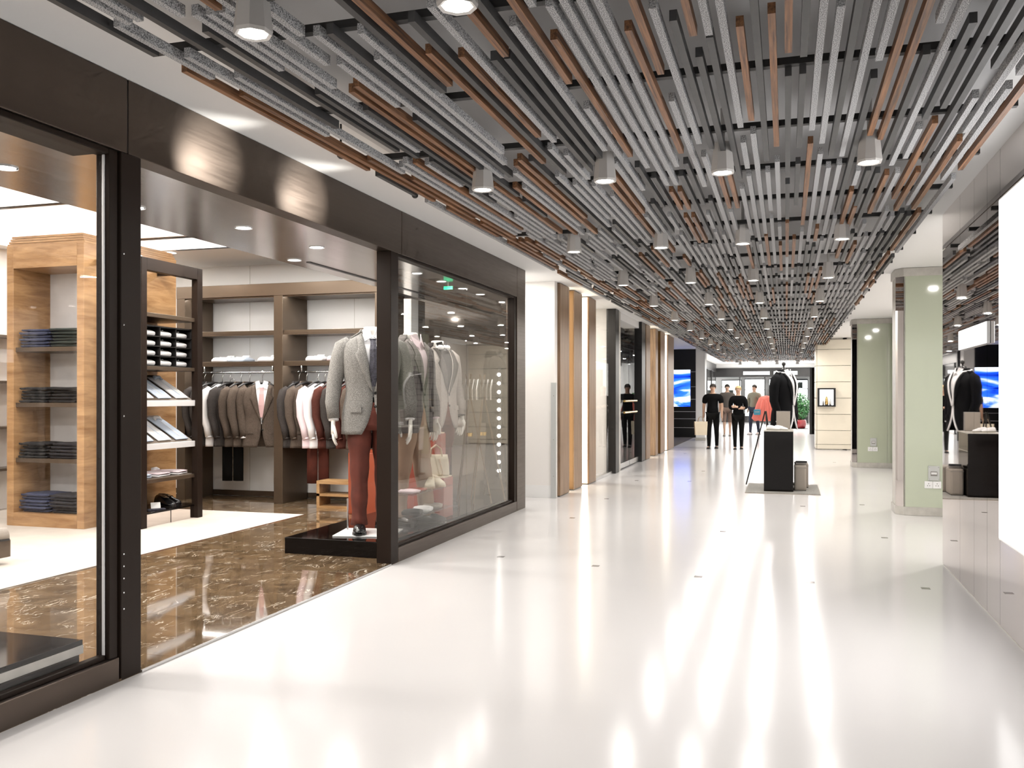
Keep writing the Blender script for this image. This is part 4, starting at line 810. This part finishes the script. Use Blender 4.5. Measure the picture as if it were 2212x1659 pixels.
# ================================================================= island display in the mall
t = thing('floor_mat', 'grey carpet mat under the island display', 'mat', (-.05, 14.05, 0)); bx(-.51, .51, -.73, .73, 0, .012).build('pile', 'mat_grey', t); bx(-.52, .52, -.74, .74, 0, .006).build('edging', 'leather_grey', t)
t = thing('pedestal', 'glossy black pedestal in the middle of the mall', 'pedestal', (-.105, 13.9, .012)); bx(-.205, .205, -.35, .35, 0, .87).build('body', 'black_gloss', t, bevel=.004); bx(-.21, .21, -.355, .355, .87, .888).build('top', 'stone', t); bx(.203, .207, -.345, .345, .62, .632).build('inlay_strip', 'steel', t)
for i in range(2):
    q = thing('sandal', ('left', 'right')[i]+' white sandal on the black pedestal', 'shoe', (-.18+.11*i, 13.68, .90), 1.2, 'white sandals on the pedestal'); shoe(q, 'shirt_white', (0, 0, 0), 0, .7, 'upper', 'olive')
t = thing('grey_board', 'upright grey board block behind the sandals', 'board', (-.04, 14.05, .9)); bx(-.1, .1, -.05, .05, 0, .27).build('block', 'board_grey', t, bevel=.003); bx(-.095, .095, -.052, -.05, .005, .265).build('face', 'leather_grey', t)
for i, (x, y) in enumerate(((.20, 13.95), (.24, 14.4))):
    t = thing('ottoman', ('front', 'rear')[i]+' grey leather cube stool beside the pedestal', 'stool', (x, y, .012))
    bx(-.085, .085, -.2, .2, .0, .37).build('cushion', 'leather_grey', t, bevel=.025); bx(-.087, .087, -.202, .202, .33, .336).build('piping', 'board_grey', t); bx(-.08, .08, -.19, .19, -.0, .01).build('foot', 'black', t)
t = thing('clutch_bag', 'dark folded clutch bag on the grey cube stool', 'bag', (.20, 13.93, .385), .1); bx(-.075, .085, -.1, .1, 0, .035).build('body', 'board_grey', t, bevel=.012); bx(-.075, .085, -.11, -.1, .03, .06).build('flap', 'black', t, bevel=.004)
t = thing('suit_form', 'black tailors form wearing a dark jacket with white piping', 'dress form', (-.02, 14.72, .012), math.radians(60), None, 1.17)
MB().lathe([(.17, 0), (.17, .015), (.02, .03), (.015, .8)], 16).build('stand', 'black', t, True)
jacket(t, 'black_cloth', shirt='shirt_white', tie=None, trim='black_cloth', arm_out=-.03)
MB().lathe([(.06, 1.47), (.05, 1.53), (.045, 1.56), (.012, 1.565), (.012, 1.59), (.024, 1.6), (.024, 1.63), (.005, 1.64)], 14, (0, .015, 0)).build('neck_cap', 'black', t, True)
for sgn in (-1, 1):
    pts = [tpt(JPROF, 1.06+(1.49-1.06)*k/10, sgn*ang_at(JPROF, 1.06+.43*k/10, .006+.07*k/10), .022) for k in range(11)]+[tpt(JPROF, 1.50, sgn*1.6, .018), tpt(JPROF, 1.515, sgn*2.4, .014), tpt(JPROF, 1.52, sgn*3.1, .014)]
    lo = [tpt(JPROF, 1.06-.32*k/8, sgn*ang_at(JPROF, 1.06-.32*k/8, .004+.085*(k/8)**2.4), .012) for k in range(9)]
    MB().tube(list(reversed(lo))+pts, .011, 6).build('piping', 'shirt_white', t, True)
t = thing('easel', 'slim dark easel with a white printed card behind the pedestal', 'easel', (-.30, 14.45, .012), 1.45)
for a, b2 in (((-.2, -.12, 0), (-.02, .0, 1.15)), ((.2, -.12, 0), (.02, .0, 1.15)), ((0, .3, 0), (0, .01, 1.15))): MB().tube([a, b2], .011, 6).build('leg', 'black', t)
bx(-.16, .16, -.09, -.07, .42, .44).build('ledge', 'black', t); o = bx(-.14, .14, -.075, -.065, .44, .84).build('card', 'paper', t); o.rotation_euler.x = -.06
for k in range(6): q = bx(-.1, .06+.01*(k % 3), -.078, -.0751, .76-.05*k, .768-.05*k).build('print_line', 'board_grey', t); q.rotation_euler.x = -.06

# --- potted plant
t = thing('potted_plant', 'bushy green plant in a dark red pot at the far right', 'plant', (.55, 40.2, 0))
MB().lathe([(.2, 0), (.26, .06), (.29, .2), (.27, .34), (.25, .38), (.22, .38), (.22, .33)], 20).build('pot', 'pot_red', t, True)
bx(-.34, .34, -.34, .34, 0, .012).build('saucer', 'black', t)
st = MB()
for k in range(7): a = 2*PI*k/7; st.tube([(.04*math.cos(a), .04*math.sin(a), .3), (.12*math.cos(a), .12*math.sin(a), .7), (.25*math.cos(a), .25*math.sin(a), 1.1)], [.02, .014, .006], 6)
st.build('stem', 'bark', t, True)
lf = MB(); rr = random.Random(5)
for k in range(900):
    u, v, w = rr.uniform(-1, 1), rr.uniform(0, 2*PI), rr.random()**.4
    s_ = math.sqrt(1-u*u); c0 = Vector((.44*w*s_*math.cos(v), .44*w*s_*math.sin(v), .95+.58*w*u)); d = Vector((rr.uniform(-1, 1), rr.uniform(-1, 1), rr.uniform(-1, .6))).normalized(); e_ = d.orthogonal().normalized()
    L = rr.uniform(.06, .11); lf.add([c0-d*L, c0+e_*L*.32+Vector((0,0,.008)), c0+d*L, c0-e_*L*.32+Vector((0,0,.008))], [(0,1,2,3)])
tag(lf.build('foliage', 'leaf', t), kind='stuff')

# ================================================================= people
def skin(name, pts, edges, mat, par, root=0, sub=2):
    me = bpy.data.meshes.new(name); names = list(pts); ix = {n: i for i, n in enumerate(names)}
    me.from_pydata([pts[n][0] for n in names], [(ix[a], ix[b2]) for a, b2 in edges], [])
    me.materials.append(MATS[mat]); o = bpy.data.objects.new(name, me); C.objects.link(o); o.parent = par
    md = o.modifiers.new('skin', 'SKIN'); md.use_smooth_shade = True
    for i, n in enumerate(names):
        r = pts[n][1]; me.skin_vertices[0].data[i].radius = r if isinstance(r, tuple) else (r, r)
        me.skin_vertices[0].data[i].use_root = (i == root)
    s_ = o.modifiers.new('sub', 'SUBSURF'); s_.levels = sub; s_.render_levels = sub
    return o
def person(label, loc, rz, h, top, bottom, hair, arms='down', sleeve='short', legs='long', stride=.12, female=False, shoe_mat='black', glasses=False):
    t = thing('person', label, 'person', loc, rz, None, h/1.75)
    sw = .17 if female else .195
    P = {'pelvis': ((0, 0, .95), (.15, .11)), 'waist': ((0, 0, 1.1), (.13 if not female else .115, .095)), 'chest': ((0, 0, 1.3), (.16 if not female else .14, .115)), 'upper': ((0, .01, 1.42), (.12, .085)), 'neck': ((0, .012, 1.50), .054), 'jaw': ((0, -.005, 1.575), (.066, .07)), 'head': ((0, -.002, 1.65), (.076, .09)), 'crown': ((0, .006, 1.72), (.062, .075))}
    E = [('pelvis','waist'),('waist','chest'),('chest','upper'),('upper','neck'),('neck','jaw'),('jaw','head'),('head','crown')]
    for k, s_ in ((0, -1), (1, 1)):
        n = 'lr'[k]; f = stride*(-1 if k == 0 else 1)
        P['sh'+n] = ((s_*sw, .01, 1.40), .062)
        if arms == 'down':
            P['el'+n] = ((s_*(sw+.05), .03-f*.25, 1.14), .045); P['wr'+n] = ((s_*(sw+.055), -.03-f*.5, .90), .031)
            pd = Vector((s_*.01, -.02, -.07))
        else:
            P['el'+n] = ((s_*(sw+.045), -.02, 1.13), .045); P['wr'+n] = ((-s_*.03, -.17-.02*k, 1.13+.04*k), .031)
            pd = Vector((-s_*.07, -.01, .005))
        w = Vector(P['wr'+n][0]); P['pa'+n] = (tuple(w+pd), (.02, .034))
        E += [('upper','sh'+n),('sh'+n,'el'+n),('el'+n,'wr'+n),('wr'+n,'pa'+n)]
        acr = Vector((0, 1, 0)) if arms == 'down' else Vector((0, 0, 1))
        for q in range(4):
            fn = 'f%d%s' % (q, n); L = (.055, .065, .06, .045)[q]; b0 = Vector(P['pa'+n][0])+acr*(.027-.018*q)
            P[fn] = (tuple(b0+pd*.3), .009); P[fn+'t'] = (tuple(b0+pd*.3+pd.normalized()*L+Vector((0, -.012, 0))), .007); E += [('pa'+n, fn), (fn, fn+'t')]
        P['th'+n] = (tuple(w+pd*.6+acr*.042), .010); P['tt'+n] = (tuple(w+pd*1.2+acr*.052), .008); E += [('pa'+n, 'th'+n), ('th'+n, 'tt'+n)]
        P['hp'+n] = ((s_*.09, 0, .90), .095); P['kn'+n] = ((s_*.09, f*.55-.02, .50), .058); P['ca'+n] = ((s_*.088, f*.8+.01, .36), .052); P['an'+n] = ((s_*.085, f*1.1+.015, .09), .036); P['he'+n] = ((s_*.085, f*1.1+.0, .045), .04); P['to'+n] = ((s_*.095, f*1.1-.15, .03), (.03, .036))
        E += [('pelvis','hp'+n),('hp'+n,'kn'+n),('kn'+n,'ca'+n),('ca'+n,'an'+n),('an'+n,'he'+n),('he'+n,'to'+n)]
    skin('body', P, E, 'skin', t)
    def sub(keys, g, nm, mat, ends=None):
        Q = {}
        for k_ in keys:
            p_, r = P[k_]; g_ = g; g = g_+(.022 if nm == 'top' and k_ in ('upper', 'shl', 'shr') else 0); r = tuple(x+g for x in r) if isinstance(r, tuple) else r+g; Q[k_] = (p_, r); g = g_
        for k_, (a, b2, f, r) in (ends or {}).items(): Q[k_] = (tuple(Vector(P[a][0]).lerp(Vector(P[b2][0]), f)), r)
        ee = [(a, b2) for a, b2 in E if a in Q and b2 in Q]
        for k_, (a, b2, f, r) in (ends or {}).items(): ee.append((a, k_))
        return skin(nm, Q, ee, mat, t)
    en = {}
    tk = ['pelvis', 'waist', 'chest', 'upper', 'shl', 'shr']
    if sleeve == 'long': tk += ['ell', 'elr', 'wrl', 'wrr']
    else: en = {'sl': ('shl', 'ell', .75, .066), 'sr': ('shr', 'elr', .75, .066)}
    en.update({'hem': ('pelvis', 'waist', -.75, (.165, .125)), 'col': ('upper', 'neck', .8, (.075, .07))})
    sub(tk, .016, 'top', top, en)
    bk = ['pelvis', 'hpl', 'hpr', 'knl', 'knr']; en = {}
    if legs == 'long': bk += ['cal', 'car', 'anl', 'anr']
    if legs == 'long': en = {'cl': ('anl', 'hel', .9, .046), 'cr': ('anr', 'her', .9, .046)}
    else: en = {'cl': ('knl', 'cal', .25, .066), 'cr': ('knr', 'car', .25, .066)}
    sub(bk, .012, 'trousers' if legs == 'long' else 'shorts', bottom, en)
    for n in 'lr': a = P['he'+n][0]; shoe(t, shoe_mat, (a[0], a[1]-.03, a[2]-.047), .0, 1.0)
    # face and hair
    for s_ in (-1, 1):
        ey = MB().ell((s_*.03, -.082, 1.655), (.013, .008, .007), 8, 5).build('eye', 'shirt_white', t, True); MB().ell((s_*.03, -.089, 1.655), (.006, .004, .006), 6, 4).build('iris', 'hair_dark', ey, True)
        MB().ell((s_*.078, .01, 1.64), (.010, .02, .032), 8, 6).build('ear', 'skin', t, True); MB().tube([(s_*.015, -.092, 1.675), (s_*.045, -.084, 1.677)], .004, 6).build('eyebrow', hair, t)
    MB().loft([[(-.008, -.085, 1.655), (.008, -.085, 1.655), (0, -.094, 1.655)], [(-.016, -.085, 1.612), (.016, -.085, 1.612), (0, -.115, 1.615)], [(-.01, -.08, 1.605), (.01, -.08, 1.605), (0, -.1, 1.603)]]).build('nose', 'skin', t, True)
    MB().ell((0, -.076, 1.58), (.024, .009, .008), 10, 5).build('mouth', 'lips', t, True)
    hb = MB(); n = 20; rings = []
    for i in range(9):
        ph = PI*i/16; rings.append([(.088*math.cos(ph)*math.cos(a), .018+.1*math.cos(ph)*math.sin(a)*(1.0 if math.sin(a) > 0 else .98), 1.675+.085*math.sin(ph)-(.055 if math.sin(a) > -.2 and i == 0 else 0)) for a in [2*PI*j/n for j in range(n)]])
    hb.loft(rings)
    if female: hb.tube([(0, .09, 1.68), (0, .115, 1.58), (0, .1, 1.47)], [.06, .055, .03], 10)
    hb.build('hair', hair, t, True)
    if glasses:
        for s_ in (-1, 1): MB().tube([(s_*.03+.022*math.cos(a), -.1, 1.655+.016*math.sin(a)) for a in [2*PI*j/12 for j in range(13)]], .003, 6, cap=False).build('glasses_rim', 'black', t)
        MB().tube([(-.01, -.102, 1.658), (.01, -.102, 1.658)], .003, 6).build('glasses_bridge', 'black', t)
    return t
rzf = lambda x, y: math.atan2(x, -y)
def face_cam(x, y): return math.atan2(-x, y)
man = person('man in a black t-shirt, dark trousers and glasses walking with a cream bag', (-1.86, 24.3, 0), -.05, 1.72, 'black_cloth', 'trouser_black', 'hair_dark', glasses=True, stride=.14)
person('woman in a black top and black trousers with folded arms', (-1.2, 24.2, 0), .05, 1.66, 'black_cloth', 'trouser_black', 'hair_blond', arms='fold', sleeve='long', female=True, stride=.1)
person('man in a grey brown t-shirt and shorts behind the walking couple', (-1.96, 32.0, 0), 0, 1.80, 'tee_grey', 'shorts', 'hair_dark', legs='short', stride=.1, shoe_mat='leather_grey')
coat = person('person in an olive top carrying a coral coat at the far end', (-1.1, 33.5, 0), -.5, 1.80, 'olive', 'jeans_blue', 'hair_dark', sleeve='long', stride=.12, shoe_mat='shirt_white')
t = thing('coral_coat', 'large coral red coat slung over the arm of the far person', 'coat', (-.65, 33.15, 0))
MB().loft([[(w*math.cos(a)+xo, d*math.sin(a)*(1+.12*math.sin(5*a)), z+.03*math.sin(4*a)) for a in [2*PI*j/24 for j in range(24)]] for z, w, d, xo in ((.52, .5, .12, .05), (.6, .58, .2, .05), (.85, .5, .22, .06), (1.1, .42, .2, .05), (1.3, .28, .15, .0), (1.38, .1, .06, -.05))]).build('cloth', 'coral', t, True)
for k in range(4): MB().tube([(-.3+.2*k, -.2, .6), (-.22+.17*k, -.23, .9), (-.15+.12*k, -.15, 1.25)], [.02, .03, .02], 6).build('fold', 'coral', t, True)
t = thing('blue_pouch', 'small teal pouch held against the coral coat', 'bag', (-.98, 32.9, .72)); bx(-.12, .12, -.05, .05, 0, .2).build('body', 'teal', t, bevel=.03); bx(-.08, .08, -.055, -.05, .1, .12).build('zip', 'steel', t)
t = thing('shopping_bag', 'cream shopping bag hanging from the hand of the man in black', 'bag', (-2.16, 24.15, .36), .3)
MB().loft([[(w*q[0], d*q[1], z) for q in ((-1,-1),(1,-1),(1,1),(-1,1))] for z, w, d in ((0, .15, .06), (.3, .17, .05), (.36, .17, .04))]).build('body', 'cream_bag', t); 
for yy in (-.04, .04): MB().tube([(-.08, yy, .35), (-.05, yy*.5, .46), (.0, 0, .49), (.05, yy*.5, .46), (.08, yy, .35)], .006, 6).build('handle', 'leather_tan', t, True)
